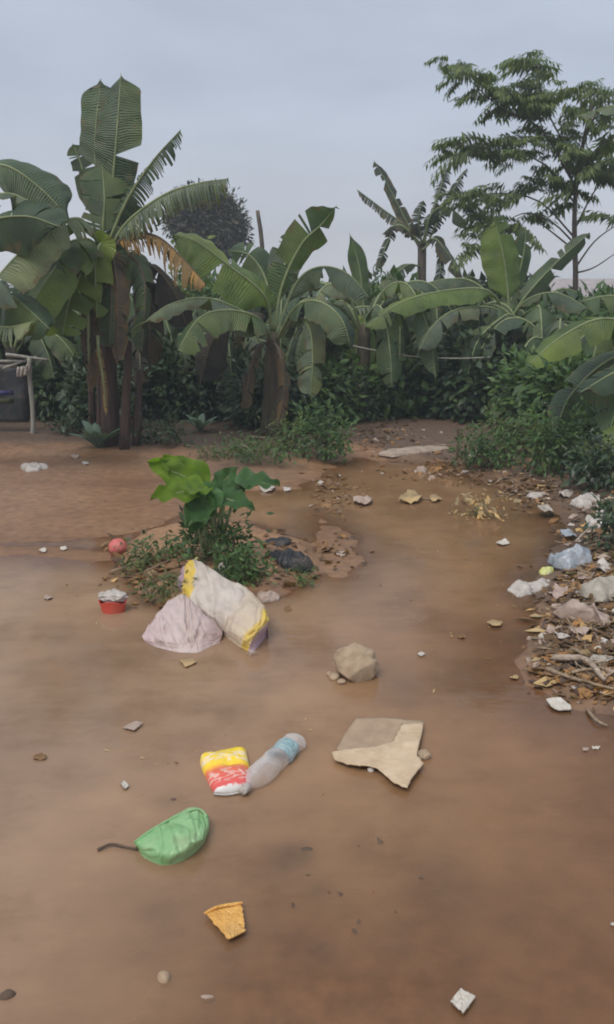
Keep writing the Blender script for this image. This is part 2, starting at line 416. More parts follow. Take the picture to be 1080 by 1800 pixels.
st_ *= .55+.9*(fbm(WX*14, WY*14, 91, 4)+.5)
at3 = water.data.attributes.new('stain', 'FLOAT', 'POINT'); at3.data.foreach_set('value', np.clip(st_, 0, 1.2).ravel())
mw, t, p, o = newmat('muddy_water')
a = t.nodes.new('ShaderNodeAttribute'); a.attribute_name = 'depth'
op = mathn(t, 'SUBTRACT', 1.0, mathn(t, 'EXPONENT', mathn(t, 'MULTIPLY', a.outputs['Fac'], -34.0)))
n1 = noise(t, .55, 4); n2 = noise(t, 2.3, 5, stretch=(1, .6, 1))
c = rampn(t, n1.outputs[0], [(.32, (.250, .134, .066)), (.5, (.335, .188, .094)), (.68, (.395, .235, .120))])
n4 = noise(t, 7.0, 9, rough=.72, stretch=(.6, 1.1, 1)); 
c2 = rampn(t, mathn(t, 'ADD', mathn(t, 'MULTIPLY', n2.outputs[0], .6), mathn(t, 'MULTIPLY', n4.outputs[0], .4)), [(.36, (.76, .72, .68)), (.5, (1, 1, 1)), (.64, (1.16, 1.15, 1.12))])
# painted reflection: pale sky sheen on the left, dark tree tone on the right
sl = t.nodes.new('ShaderNodeAttribute'); sl.attribute_name = 'reflection_tint'
reflection_tint = rampn(t, mathn(t, 'ADD', sl.outputs['Fac'], mathn(t, 'MULTIPLY', mathn(t, 'SUBTRACT', n1.outputs[0], .5), .5)), [(.0, (1.17, 1.36, 1.72)), (.42, (1.0, 1.0, 1.0)), (1, (.66, .53, .46))])
sta = t.nodes.new('ShaderNodeAttribute'); sta.attribute_name = 'stain'
wcol = mixc(t, 1, mixc(t, 1, c.outputs[0], c2.outputs[0], 'MULTIPLY'), reflection_tint.outputs[0], 'MULTIPLY')
wcol = mixc(t, mathn(t, 'MULTIPLY', sta.outputs['Fac'], .5), wcol, (.115, .078, .050))
murk = t.nodes.new('ShaderNodeBsdfDiffuse'); t.links.new(wcol, murk.inputs[0])
tr = t.nodes.new('ShaderNodeBsdfTransparent'); tr.inputs[0].default_value = (.93, .86, .78, 1)
m1 = t.nodes.new('ShaderNodeMixShader'); t.links.new(op, m1.inputs[0]); t.links.new(tr.outputs[0], m1.inputs[1]); t.links.new(murk.outputs[0], m1.inputs[2])
gl = t.nodes.new('ShaderNodeBsdfGlossy'); grm = t.nodes.new('ShaderNodeMapRange'); t.links.new(n1.outputs[0], grm.inputs[0]); grm.inputs[1].default_value = .35; grm.inputs[2].default_value = .65; grm.inputs[3].default_value = .05; grm.inputs[4].default_value = .26; t.links.new(grm.outputs[0], gl.inputs['Roughness'])
nr = noise(t, 5.0, 3, stretch=(1, 1.6, 1)); bp = t.nodes.new('ShaderNodeBump'); t.links.new(nr.outputs[0], bp.inputs['Height'])
bp.inputs['Strength'].default_value = .12; bp.inputs['Distance'].default_value = .02
t.links.new(bp.outputs[0], gl.inputs['Normal'])
fr = t.nodes.new('ShaderNodeFresnel'); fr.inputs[0].default_value = 1.36; t.links.new(bp.outputs[0], fr.inputs['Normal'])
m2 = t.nodes.new('ShaderNodeMixShader'); t.links.new(fr.outputs[0], m2.inputs[0]); t.links.new(m1.outputs[0], m2.inputs[1]); t.links.new(gl.outputs[0], m2.inputs[2])
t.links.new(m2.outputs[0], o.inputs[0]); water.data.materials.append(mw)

# ------------------------------------------------------------------ plants
def banana_leaf(parent, pts, hw, nrm=(0, -1, 0), droop=.3, hang=.0, tear=.3, mat='ban_mid', rib='midrib', t0=.14, seed=0, n=40, K=4, rr=.022, name='leaf', blunt=0.0):
    r = random.Random(seed*131+5)
    if 0 < tear < .25: tear = .18+tear*.5
    C = catmull(pts, n+1); Vn = Vector(nrm)
    L = sum((C[i+1]-C[i]).length for i in range(n))
    V = []; Fc = []; UV = []
    fr = []
    for i in range(n+1):
        T = (C[min(i+1, n)]-C[max(i-1, 0)]).normalized()
        Sd = T.cross(Vn)
        Sd = Sd.normalized() if Sd.length > 1e-4 else T.orthogonal().normalized()
        fr.append((T, Sd, Sd.cross(T).normalized()))
    def wd(t):
        if t <= t0: return .0
        q = (t-t0)/(1-t0)
        return hw*min(1, (q/.16))**.6*(max(0, 1-(max(0, q-(.62+.3*blunt))/(.38-.3*blunt))**2.2))**.6*(.92+.08*math.sin(q*9+seed))
    i_start = int(t0*n)
    for s in (-1, 1):
        i = i_start
        while i < n:
            ln = n-i if tear <= 0 else max(1, int(r.expovariate(1/(1+(1-tear)**2*22))+.6))
            j = min(n, i+ln)
            lf = 1 if tear <= 0 else r.uniform(1-.35*tear, 1)
            da = r.uniform(-.2, .9)*tear*.9
            if r.random() < .07*tear*2: lf *= .45
            base = len(V)
            for a in range(i, j+1):
                T, Sd, Nn = fr[a]; t_ = a/n; wv = wd(t_)*lf
                pos = C[a].copy(); mid = (i+j)/2
                rip = .035*math.sin(t_*L*26+seed)*hw
                for k in range(K+1):
                    u = k/K
                    ang = droop*(.5+.5*u)+da*u*u
                    d = Sd*s*math.cos(ang)-Nn*math.sin(ang)
                    hg = min(.97, (hang+max(0, da)*.25)*u**.7)
                    d = (d*(1-hg)+Vector((0, 0, -1))*hg).normalized()
                    if k: pos = pos+d*(wv/K)
                    sh = T*(.20*wv*u)+T*((mid-a)*L/n*(.22+.42*max(0, tear-.5))*u*(1 if tear > 0 else 0))
                    V.append(pos+sh+Nn*rip*u); UV.append((u, t_))
            m_ = j-i+1
            for a in range(m_-1):
                for k in range(K):
                    q = base+a*(K+1)+k
                    f_ = (q, q+1, q+K+2, q+K+1)
                    Fc.append(f_ if s == -1 else f_[::-1])
            i = j
    lf_o = mesh_obj(name, V, Fc, M[mat], parent, UV)
    Vr, Fr, Ur = tube_data(C, [rr*(1-.85*i/n) for i in range(n+1)], 5)
    mesh_obj('midrib', Vr, Fr, M[rib], lf_o, Ur)
    return lf_o

def banana(base, label, leaves, stem_top, r0=.13, r1=.07, stemmat='pseudostem', cat='banana plant', lean=None, extra=None):
    """leaves: dicts with px paths [(px,py,dY)...] relative to distance base.y"""
    root = empty('banana_plant', base); tag(root, label, cat)
    Yb = base.y
    top = at(stem_top[0], stem_top[1], Yb)
    pts = [base+Vector((0, 0, -.05)), base.lerp(top, .5)+Vector((lean or 0, 0, 0)), top]
    tube('pseudostem', pts, r0, r1, M[stemmat], root, 12, 14, .12, 3)
    for i, lf in enumerate(leaves):
        lf = dict(lf); pp = lf.pop('p')
        pts = [at(a, b, Yb+c) for a, b, c in pp]
        banana_leaf(root, pts, seed=lf.pop('seed', i+int(base.x*7)), **lf)
    return root
def stick_in(px, py): return G(px, py)

UPN = (0, -.35, 1)
CAMN = (0, -1, .1)
# --- the tall banana plant left of centre
b = G(195, 782)
B1 = banana(b, 'tall banana plant with torn upright leaf, left of the young cocoyam', [
    dict(p=[(192, 430, 0), (198, 330, -.1), (206, 230, -.15), (213, 128, 0)], hw=.27, nrm=CAMN, droop=.25, tear=.12, mat='ban_dark', t0=.1, seed=3, blunt=.95),
    dict(p=[(184, 430, .1), (172, 330, .1), (168, 240, .1), (178, 138, .2)], hw=.25, nrm=(-.2, -1, 0), droop=.2, tear=.22, mat='ban_dark', t0=.08, seed=43, blunt=.95),
    dict(p=[(186, 440, -.1), (182, 400, -.2), (184, 350, -.2), (180, 290, -.1)], hw=.30, nrm=CAMN, droop=.3, tear=.3, mat='ban_mid', t0=.05, seed=44, blunt=.6),
    dict(p=[(196, 440, -.1), (212, 400, -.2), (222, 360, -.2), (226, 330, -.1)], hw=.22, nrm=CAMN, droop=.3, hang=.3, tear=.7, mat='ban_dark', t0=.05, seed=45),
    dict(p=[(180, 440, -.2), (150, 420, -.5), (100, 440, -.8), (40, 520, -1.0)], hw=.36, nrm=(-.2, -.8, .8), droop=.3, hang=.3, tear=.2, mat='ban_mid', seed=46),
    dict(p=[(180, 450, -.2), (140, 450, -.4), (90, 500, -.6), (70, 590, -.7)], hw=.36, nrm=(-.2, -1, .5), droop=.3, hang=.3, tear=.15, mat='ban_bright', seed=47),
    dict(p=[(192, 450, 0), (225, 462, .2), (270, 470, .3), (310, 520, .3), (330, 580, .3)], hw=.30, nrm=(.3, -.8, .7), droop=.4, hang=.45, tear=.25, mat='ban_deaddark', rib='midrib_dry', seed=48),
    dict(p=[(188, 460, -.2), (195, 450, -.4), (196, 520, -.5), (192, 610, -.5)], hw=.24, nrm=CAMN, droop=.4, hang=.4, tear=.4, mat='ban_dark', rib='midrib_dry', seed=49),
    dict(p=[(170, 420, .3), (155, 340, .3), (143, 290, .3), (128, 252, .3)], hw=.17, nrm=CAMN, droop=.4, tear=.5, mat='ban_dark', seed=5),
    dict(p=[(190, 430, -.2), (225, 350, -.3), (270, 282, -.4), (318, 228, -.5)], hw=.24, nrm=(.5, -.5, .8), droop=.5, hang=.55, tear=.97, mat='ban_dark', seed=6, n=64),
    dict(p=[(192, 445, -.3), (225, 390, -.5), (290, 342, -.7), (350, 322, -.8), (402, 314, -.9)], hw=.34, nrm=UPN, droop=.7, hang=.75, tear=.97, mat='ban_pale', seed=7, n=70),
    dict(p=[(192, 450, -.3), (225, 412, -.5), (275, 415, -.6), (320, 452, -.7), (362, 500, -.8)], hw=.30, nrm=UPN, droop=.8, hang=.8, tear=.97, mat='ban_rust', rib='midrib_dry', seed=8, n=46),
    dict(p=[(180, 440, -.3), (140, 385, -.8), (70, 415, -1.3), (0, 482, -1.8), (-30, 540, -2)], hw=.34, nrm=(-.2, -.5, 1), droop=.7, hang=.35, tear=.45, mat='ban_pale', seed=9),
    dict(p=[(178, 450, -.2), (150, 430, -.4), (110, 455, -.8), (60, 530, -1.2), (40, 600, -1.3)], hw=.33, nrm=(-.3, -1, .5), droop=.3, hang=.2, tear=.15, mat='ban_bright', seed=10),
    dict(p=[(180, 455, -.2), (150, 470, -.5), (125, 520, -.7), (110, 590, -.8)], hw=.30, nrm=(-.2, -1, .3), droop=.3, hang=.1, tear=.1, mat='ban_bright', seed=11),
    dict(p=[(190, 450, .2), (215, 450, .3), (245, 480, .3), (262, 560, .2), (262, 640, .1)], hw=.26, nrm=(.2, -1, .3), droop=.4, hang=.5, tear=.4, mat='ban_deaddark', rib='midrib_dry', seed=12),
    dict(p=[(184, 440, -.2), (176, 430, -.5), (168, 470, -.6), (170, 560, -.6)], hw=.22, nrm=CAMN, droop=.3, hang=.3, tear=.4, mat='ban_bright', seed=14),
    dict(p=[(188, 450, -.2), (195, 440, -.4), (205, 500, -.5), (208, 640, -.5)], hw=.2, nrm=CAMN, droop=.5, hang=.5, tear=.6, mat='ban_dead', rib='midrib_dry', seed=15),
    dict(p=[(186, 450, -.2), (230, 450, -.4), (255, 500, -.5), (250, 620, -.5)], hw=.22, nrm=(.3, -1, .2), droop=.5, hang=.5, tear=.6, mat='ban_dark', rib='midrib_dry', seed=81),
    dict(p=[(186, 460, -.2), (170, 450, -.3), (150, 520, -.4), (150, 640, -.4)], hw=.20, nrm=(-.3, -1, .1), droop=.5, hang=.5, tear=.7, mat='ban_deaddark', rib='midrib_dry', seed=82),
    dict(p=[(172, 590, -.55), (174, 620, -.6), (182, 670, -.6), (186, 730, -.6)], hw=.05, nrm=CAMN, droop=.4, hang=.3, tear=.5, mat='ban_rust', rib='midrib', seed=85),
    dict(p=[(150, 470, -.55), (152, 520, -.6), (155, 580, -.6), (156, 640, -.6)], hw=.03, nrm=CAMN, droop=.4, hang=.3, tear=.5, mat='ban_pale', rib='midrib', seed=86),
    dict(p=[(184, 470, -.2), (172, 480, -.3), (158, 560, -.35), (160, 690, -.3)], hw=.16, nrm=CAMN, droop=.6, hang=.6, tear=.7, mat='ban_dead', rib='midrib_dry', seed=13),
], (186, 430), .11, .07, 'pseudo_red')
for (px, py, tx, ty, r_) in ((240, 780, 246, 650, .06), (163, 770, 156, 500, .045), (218, 788, 226, 600, .065), (178, 776, 172, 560, .05)):
    g0 = G(px, py); tube('sucker_stem', [g0-Vector((0, 0, .05)), at(tx, ty, g0.y)], r_, r_*.6, M['pseudo_red'], B1, 9, 6, .15, px)

# --- the banana plant at the left edge (its stem stands outside the picture)
b = Vector((at(-110, 700, 8.8).x, 8.8, .08))
banana(b, 'broad-leaved banana plant cut by the left edge of the photo', [
    dict(p=[(-110, 470, 0), (-60, 330, 0), (0, 290, -.1), (70, 330, -.1), (128, 392, -.1)], hw=.42, nrm=(-.1, -.8, .7), droop=.35, hang=.35, tear=.06, mat='ban_dark', seed=21),
    dict(p=[(-110, 480, 0), (-40, 400, -.3), (40, 380, -.4), (110, 400, -.5)], hw=.36, nrm=(0, -1, .4), droop=.4, hang=.3, tear=.1, mat='ban_dark', seed=22),
    dict(p=[(-110, 490, 0), (-50, 500, -.3), (20, 520, -.4), (90, 580, -.5)], hw=.34, nrm=(0, -.8, .8), droop=.5, hang=.3, tear=.25, mat='ban_mid', seed=23),
    dict(p=[(-110, 500, 0), (-50, 560, -.5), (10, 575, -.6), (60, 565, -.7)], hw=.20, nrm=(0, -.5, 1), droop=.5, hang=.2, tear=.4, mat='ban_pale', seed=24),
    dict(p=[(-110, 480, 0), (-50, 360, -.5), (10, 340, -.6), (50, 352, -.7)], hw=.10, nrm=(0, -.3, 1), droop=.5, hang=.2, tear=.3, mat='ban_pale', seed=25),
    dict(p=[(-110, 480, 0), (-180, 300, .2), (-260, 260, .2), (-330, 330, .2)], hw=.36, nrm=UPN, droop=.5, hang=.4, tear=.3, mat='ban_mid', seed=26),
], (-112, 480), .14, .08)

# --- second banana plant, centre
b = G(478, 764)
banana(b, 'leafy banana plant with drooping leaves behind the weeds, centre', [
    dict(p=[(478, 580, 0), (465, 520, -.2), (400, 465, -.4), (345, 425, -.5), (300, 412, -.6)], hw=.42, nrm=(.1, -.8, .9), droop=.35, hang=.25, tear=.15, mat='ban_bright', seed=31),
    dict(p=[(478, 590, 0), (450, 560, -.4), (370, 525, -.7), (300, 535, -.9), (248, 572, -1.1)], hw=.36, nrm=(0, -.45, 1), droop=.55, hang=.35, tear=.25, mat='ban_pale', seed=32),
    dict(p=[(478, 600, 0), (455, 560, -.6), (400, 545, -.9), (350, 560, -1.1), (310, 620, -1.3)], hw=.30, nrm=(0, -.6, 1), droop=.5, hang=.4, tear=.25, mat='ban_mid', seed=33),
    dict(p=[(482, 580, 0), (497, 500, 0), (530, 430, 0), (565, 395, 0), (592, 362, -.1)], hw=.26, nrm=(.5, -1, 0), droop=.4, hang=.1, tear=.18, mat='ban_mid', seed=34),
    dict(p=[(484, 590, 0), (520, 500, .2), (560, 470, .2), (610, 480, .1), (655, 530, 0)], hw=.30, nrm=UPN, droop=.6, hang=.35, tear=.2, mat='ban_dark', seed=35),
    dict(p=[(486, 600, 0), (520, 560, -.3), (545, 580, -.6), (550, 640, -.7), (545, 700, -.7)], hw=.24, nrm=(.3, -1, .3), droop=.4, hang=.3, tear=.6, mat='ban_pale', seed=36),
    dict(p=[(486, 600, 0), (520, 540, -.4), (560, 530, -.7), (600, 560, -.9), (620, 620, -.9)], hw=.28, nrm=(.2, -.7, .8), droop=.5, hang=.3, tear=.3, mat='ban_dark', seed=37),
    dict(p=[(474, 600, 0), (455, 610, -.3), (440, 650, -.4), (430, 720, -.4)], hw=.15, nrm=CAMN, droop=.6, hang=.6, tear=.6, mat='ban_dead', rib='midrib_dry', seed=38),
    dict(p=[(480, 600, 0), (492, 620, -.3), (500, 680, -.4), (490, 748, -.4)], hw=.14, nrm=CAMN, droop=.6, hang=.6, tear=.6, mat='ban_dead', rib='midrib_dry', seed=39),
    dict(p=[(478, 590, 0), (440, 560, .4), (380, 590, .5), (350, 680, .5)], hw=.34, nrm=(-.2, -1, .4), droop=.4, hang=.4, tear=.3, mat='ban_deaddark', rib='midrib_dry', seed=40),
    dict(p=[(476, 590, 0), (470, 500, .4), (440, 450, .5), (400, 440, .5)], hw=.26, nrm=(0, -1, .5), droop=.4, hang=.2, tear=.2, mat='ban_mid', seed=41),
    dict(p=[(480, 590, 0), (500, 470, .4), (512, 440, .5), (520, 408, .5)], hw=.24, nrm=CAMN, droop=.3, hang=.1, tear=.2, mat='ban_dark', seed=42),
], (480, 585), .14, .08)
# --- banana plant with a rolled upright leaf behind it
b = Vector((at(650, 640, 14).x, 14, .1))
banana(b, 'banana plant with one narrow upright leaf, behind the central one', [
    dict(p=[(650, 600, 0), (640, 540, 0), (632, 470, 0), (614, 408, 0)], hw=.19, nrm=CAMN, droop=.6, tear=.05, mat='ban_mid', seed=51),
    dict(p=[(650, 600, 0), (660, 530, 0), (700, 500, -.2), (760, 520, -.4)], hw=.28, nrm=UPN, droop=.5, hang=.3, tear=.3, mat='ban_mid', seed=52),
    dict(p=[(650, 600, 0), (630, 540, -.3), (580, 500, -.5), (520, 500, -.6), (470, 530, -.6)], hw=.30, nrm=UPN, droop=.5, hang=.3, tear=.3, mat='ban_dark', seed=53),
    dict(p=[(650, 600, 0), (650, 560, -.5), (620, 560, -.8), (580, 600, -1)], hw=.30, nrm=(0, -.8, .8), droop=.5, hang=.3, tear=.3, mat='ban_bright', seed=54),
    dict(p=[(650, 600, 0), (670, 530, .2), (690, 500, .2), (700, 492, .2)], hw=.2, nrm=CAMN, droop=.5, hang=.1, tear=.3, mat='ban_pale', seed=55),
    dict(p=[(650, 600, 0), (675, 545, -.6), (720, 545, -.8), (790, 600, -1)], hw=.30, nrm=(0, -.7, .8), droop=.5, hang=.3, tear=.3, mat='ban_mid', seed=56),
], (650, 600), .12, .08)
# --- tattered dark banana plant standing free against the sky
b = Vector((at(742, 640, 17).x, 17, .1))
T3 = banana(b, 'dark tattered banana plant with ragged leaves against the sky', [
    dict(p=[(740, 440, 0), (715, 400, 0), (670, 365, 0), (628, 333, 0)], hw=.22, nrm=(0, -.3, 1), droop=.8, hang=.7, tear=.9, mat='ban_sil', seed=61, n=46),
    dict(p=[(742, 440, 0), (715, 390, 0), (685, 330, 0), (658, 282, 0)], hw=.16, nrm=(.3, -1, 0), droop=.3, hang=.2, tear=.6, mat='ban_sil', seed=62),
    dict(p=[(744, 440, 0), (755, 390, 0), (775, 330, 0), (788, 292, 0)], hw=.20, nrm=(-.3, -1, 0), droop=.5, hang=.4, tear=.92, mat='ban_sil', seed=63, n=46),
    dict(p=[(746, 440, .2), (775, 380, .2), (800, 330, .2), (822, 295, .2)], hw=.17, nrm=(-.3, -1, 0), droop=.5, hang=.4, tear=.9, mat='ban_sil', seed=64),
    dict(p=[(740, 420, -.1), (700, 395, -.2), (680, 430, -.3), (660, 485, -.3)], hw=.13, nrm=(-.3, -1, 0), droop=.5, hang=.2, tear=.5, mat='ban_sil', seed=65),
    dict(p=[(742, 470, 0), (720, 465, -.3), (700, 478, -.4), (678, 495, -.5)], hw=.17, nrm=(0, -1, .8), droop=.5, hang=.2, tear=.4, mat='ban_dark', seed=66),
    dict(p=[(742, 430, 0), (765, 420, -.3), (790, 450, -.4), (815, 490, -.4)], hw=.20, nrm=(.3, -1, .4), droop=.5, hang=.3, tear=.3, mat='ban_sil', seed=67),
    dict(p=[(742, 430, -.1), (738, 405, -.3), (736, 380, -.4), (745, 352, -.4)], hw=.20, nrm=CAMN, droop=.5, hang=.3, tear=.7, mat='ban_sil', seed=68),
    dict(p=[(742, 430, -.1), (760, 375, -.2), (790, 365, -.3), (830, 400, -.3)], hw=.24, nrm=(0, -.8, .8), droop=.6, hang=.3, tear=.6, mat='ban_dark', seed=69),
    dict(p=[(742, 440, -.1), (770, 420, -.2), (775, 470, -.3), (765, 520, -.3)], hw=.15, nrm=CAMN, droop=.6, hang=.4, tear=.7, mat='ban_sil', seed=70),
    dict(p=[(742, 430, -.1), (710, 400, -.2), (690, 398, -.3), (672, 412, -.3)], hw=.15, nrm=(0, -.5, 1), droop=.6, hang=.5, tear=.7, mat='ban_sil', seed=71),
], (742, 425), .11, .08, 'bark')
# --- banana plant with broad upright leaf, right
b = Vector((at(895, 640, 12.5).x, 12.5, .1))
banana(b, 'banana plant with broad yellow-green upright leaf, below the slender tree', [
    dict(p=[(895, 560, 0), (893, 515, 0), (885, 450, 0), (868, 380, 0)], hw=.33, nrm=(.2, -1, .1), droop=.3, tear=.2, mat='ban_bright', seed=72, t0=.2, blunt=.5),
    dict(p=[(897, 560, .1), (905, 510, .2), (920, 450, .2), (925, 402, .2)], hw=.19, nrm=(.3, -1, 0), droop=.4, tear=.25, mat='ban_mid', seed=73, t0=.25),
    dict(p=[(898, 560, -.1), (925, 520, -.2), (975, 465, -.3), (1038, 408, -.4)], hw=.16, nrm=(-.4, -1, .1), droop=.5, tear=.08, mat='ban_dark', seed=74, t0=.18),
    dict(p=[(893, 560, -.1), (860, 512, -.4), (790, 510, -.7), (710, 530, -1), (640, 575, -1.2)], hw=.26, nrm=(0, -.6, 1), droop=.45, hang=.2, tear=.2, mat='ban_bright', seed=75),
    dict(p=[(893, 560, -.1), (860, 540, -.5), (800, 545, -.8), (760, 575, -1), (735, 620, -1.1)], hw=.24, nrm=(0, -.6, 1), droop=.6, hang=.3, tear=.5, mat='ban_pale', seed=76),
    dict(p=[(898, 560, -.1), (930, 525, -.4), (980, 515, -.6), (1040, 545, -.8)], hw=.25, nrm=(0, -.6, 1), droop=.5, hang=.3, tear=.2, mat='ban_dark', seed=77),
    dict(p=[(898, 560, -.1), (915, 560, -.5), (950, 590, -.8), (970, 660, -.9)], hw=.26, nrm=(.2, -1, .4), droop=.5, hang=.3, tear=.3, mat='ban_mid', seed=78),
    dict(p=[(894, 560, -.1), (880, 560, -.6), (840, 600, -.9), (820, 670, -1)], hw=.24, nrm=(-.2, -1, .5), droop=.5, hang=.3, tear=.4, mat='ban_dark', seed=79),
    dict(p=[(896, 560, .3), (840, 500, .6), (790, 490, .7), (720, 505, .8)], hw=.22, nrm=(0, -.6, 1), droop=.5, hang=.3, tear=.3, mat='ban_dark', seed=80),
], (896, 565), .13, .08)
# --- banana plant beyond the right edge reaching in
b = Vector((at(1180, 800, 8.4).x, 8.4, .1))
banana(b, 'banana plant at the right edge, its long leaves arching in', [
    dict(p=[(1180, 640, 0), (1130, 580, 0), (1060, 560, -.1), (990, 590, -.2), (930, 640, -.3)], hw=.25, nrm=(0, -.6, 1), droop=.4, hang=.2, tear=.15, mat='ban_bright', seed=91),
    dict(p=[(1180, 650, 0), (1120, 620, .2), (1060, 640, .2), (1000, 700, .2), (975, 770, .1)], hw=.24, nrm=(0, -.8, .8), droop=.4, hang=.3, tear=.35, mat='ban_dark', seed=92),
    dict(p=[(1180, 650, 0), (1130, 640, -.4), (1080, 655, -.5), (1020, 690, -.6)], hw=.22, nrm=(0, -.7, 1), droop=.4, hang=.2, tear=.2, mat='ban_dark', seed=93),
    dict(p=[(1180, 830, 0), (1130, 770, -.5), (1080, 770, -.7), (1030, 812, -.8)], hw=.18, nrm=(0, -.8, .8), droop=.3, hang=.1, tear=.0, mat='ban_bright', seed=94),
    dict(p=[(1180, 640, 0), (1140, 540, .3), (1080, 520, .4), (1020, 530, .4)], hw=.22, nrm=(0, -.6, 1), droop=.4, hang=.2, tear=.2, mat='ban_mid', seed=95),
    dict(p=[(1180, 650, 0), (1150, 600, -.2), (1100, 680, -.4), (1070, 760, -.5)], hw=.24, nrm=(0, -1, .4), droop=.4, hang=.3, tear=.3, mat='ban_mid', seed=96),
    dict(p=[(1180, 640, 0), (1170, 300, 0), (1110, 190, 0), (1010, 205, 0)], hw=.12, nrm=(0, -.6, 1), droop=.4, hang=.2, tear=.2, mat='ban_pale', seed=97),
], (1180, 645), .13, .08)

def banana_auto(px, py, Yd, n, Lp, label, mats, seed, tear=.35, up=.5):
    r = random.Random(seed); b = Vector((at(px, py, Yd).x, Yd, .09)); k = Yd/F; c = at(px, py, Yd)
    root = empty('banana_plant', b); tag(root, label, 'banana plant')
    tube('pseudostem', [b-Vector((0, 0, .1)), b.lerp(c, .5), c], .13, .08, M['pseudostem'], root, 10, 8, .12, 3)
    for i in range(n):
        th = 2*math.pi*(i+r.uniform(-.3, .3))/n; L = Lp*k*r.uniform(.75, 1.15); rise = r.uniform(.15, up)
        d = Vector((math.cos(th), math.sin(th)*.7, 0))
        pts = [c-Vector((0, 0, .15)), c+d*L*.28+Vector((0, 0, L*rise*.8)), c+d*L*.62+Vector((0, 0, L*rise*.9)), c+d*L*.9+Vector((0, 0, L*(rise*.5-.25))), c+d*L*1.02+Vector((0, 0, L*(rise*.1-.55)))]
        banana_leaf(root, pts, hw=r.uniform(.24, .33), nrm=(0, -.3, 1), droop=r.uniform(.35, .7), hang=r.uniform(.2, .5), tear=min(.97, tear*r.uniform(.8, 2.7)), mat=r.choice(mats), seed=seed*31+i, n=32, K=3)
for a in [
    (60, 560, 12.6, 7, 150, 'low banana plant right behind the shelter post', ['ban_mid', 'ban_bright', 'ban_dark'], 201),
    (330, 600, 13.2, 7, 140, 'low banana plant in the dark hollow left of centre', ['ban_dark', 'ban_mid', 'ban_deaddark'], 202),
    (560, 600, 12.8, 7, 150, 'low banana plant just right of the central one', ['ban_mid', 'ban_dark', 'ban_pale'], 203),
    (700, 620, 13.0, 8, 150, 'low banana plant behind the bleached plank', ['ban_mid', 'ban_bright', 'ban_dark'], 204),
    (810, 640, 12.9, 7, 130, 'low tattered banana plant behind the glossy dark bush', ['ban_dark', 'ban_pale'], 205),
    (980, 640, 11.6, 8, 150, 'low banana plant left of the leaves at the right edge', ['ban_mid', 'ban_dark', 'ban_pale'], 206),
    (1060, 590, 14.0, 7, 160, 'banana plant under the slender tree at the far right', ['ban_mid', 'ban_dark'], 207),
    (-60, 600, 13.5, 7, 160, 'banana plant behind the dark sheeting of the shelter', ['ban_mid', 'ban_dark'], 208),
    (250, 590, 12.4, 8, 150, 'ragged banana plant between the tall one and the dark hollow', ['ban_dark', 'ban_mid', 'ban_deaddark'], 210),
    (390, 620, 12.0, 8, 120, 'short ragged banana plant left of the central one', ['ban_mid', 'ban_dark', 'ban_pale'], 211),
    (640, 570, 12.3, 9, 160, 'ragged banana plant behind the pale stump', ['ban_dark', 'ban_mid', 'ban_pale'], 212),
    (760, 570, 13.4, 9, 150, 'ragged banana plant under the dark tattered one', ['ban_mid', 'ban_bright', 'ban_dark'], 213),
    (930, 600, 12.2, 8, 140, 'ragged banana plant right of the glossy dark bush', ['ban_dark', 'ban_mid'], 214),
    (20, 610, 11.9, 7, 120, 'short banana plant whose leaves hang over the shelter rail', ['ban_mid', 'ban_dark'], 215),
    (500, 560, 13.4, 8, 150, 'dark banana plant crowding behind the central one', ['ban_dark', 'ban_mid'], 216),
    (870, 560, 14.6, 9, 160, 'dark banana plant behind the broad upright leaf', ['ban_dark', 'ban_mid'], 217),
    (150, 560, 13.6, 8, 140, 'dark banana plant behind the tall banana stems', ['ban_dark', 'ban_mid'], 218),
    (1090, 620, 11.0, 8, 130, 'ragged banana plant above the rubbish bank at the right edge', ['ban_dark', 'ban_mid', 'ban_bright'], 219),
    (430, 560, 14.5, 7, 140, 'banana plant hidden behind the central one', ['ban_mid', 'ban_bright', 'ban_dark'], 209)]:
    banana_auto(*a)

# --- leaf clouds for shrubs
def leaf_cloud_data(centres, radii, n, size, seed, clumps=40, shell=.55, flat=.5, asp=.42, downward=.3):
    r = np.random.RandomState(seed)
    V = []; k = len(centres)
    vol = np.array([np.prod(q) for q in radii])**(2/3); wts = vol/vol.sum()
    which = r.choice(k, clumps, p=wts)
    d = r.normal(size=(clumps, 3)); d /= np.linalg.norm(d, axis=1)[:, None]
    rad = shell+(1-shell)*r.rand(clumps)**.6
    cc = np.array(centres)[which]+d*rad[:, None]*np.array(radii)[which]*.92
    csz = size*r.uniform(1.2, 3.2, clumps)
    ci = r.randint(0, clumps, n)
    dd = np.clip(r.normal(size=(n, 3)), -1.2, 1.2)*.6
    pos = cc[ci]+dd*csz[ci][:, None]
    outd = d[ci]+dd*.5
    dirv = outd+r.normal(size=(n, 3))*.6; dirv[:, 2] -= downward
    dirv /= np.linalg.norm(dirv, axis=1)[:, None]
    up = r.normal(size=(n, 3))*flat+np.array([0, -.3, 1.0])
    sd_ = np.cross(dirv, up); sd_ /= np.linalg.norm(sd_, axis=1)[:, None]+1e-9
    nn = np.cross(sd_, dirv)
    L = size*r.uniform(.6, 1.35, n)[:, None]; W = L*asp
    b0 = pos; m1 = pos+dirv*L*.42+sd_*W*.5-nn*L*.06; m2 = pos+dirv*L*.42-sd_*W*.5-nn*L*.06
    tip = pos+dirv*L-nn*L*.16
    md = pos+dirv*L*.5+nn*L*.03
    VV = np.stack([b0, m1, tip, m2, md], 1).reshape(-1, 3)
    i = np.arange(n)[:, None]*5
    Fs = np.concatenate([i+np.array([[0, 1, 4]]), i+np.array([[4, 1, 2]]), i+np.array([[0, 4, 3]]), i+np.array([[4, 2, 3]])])
    return VV, Fs
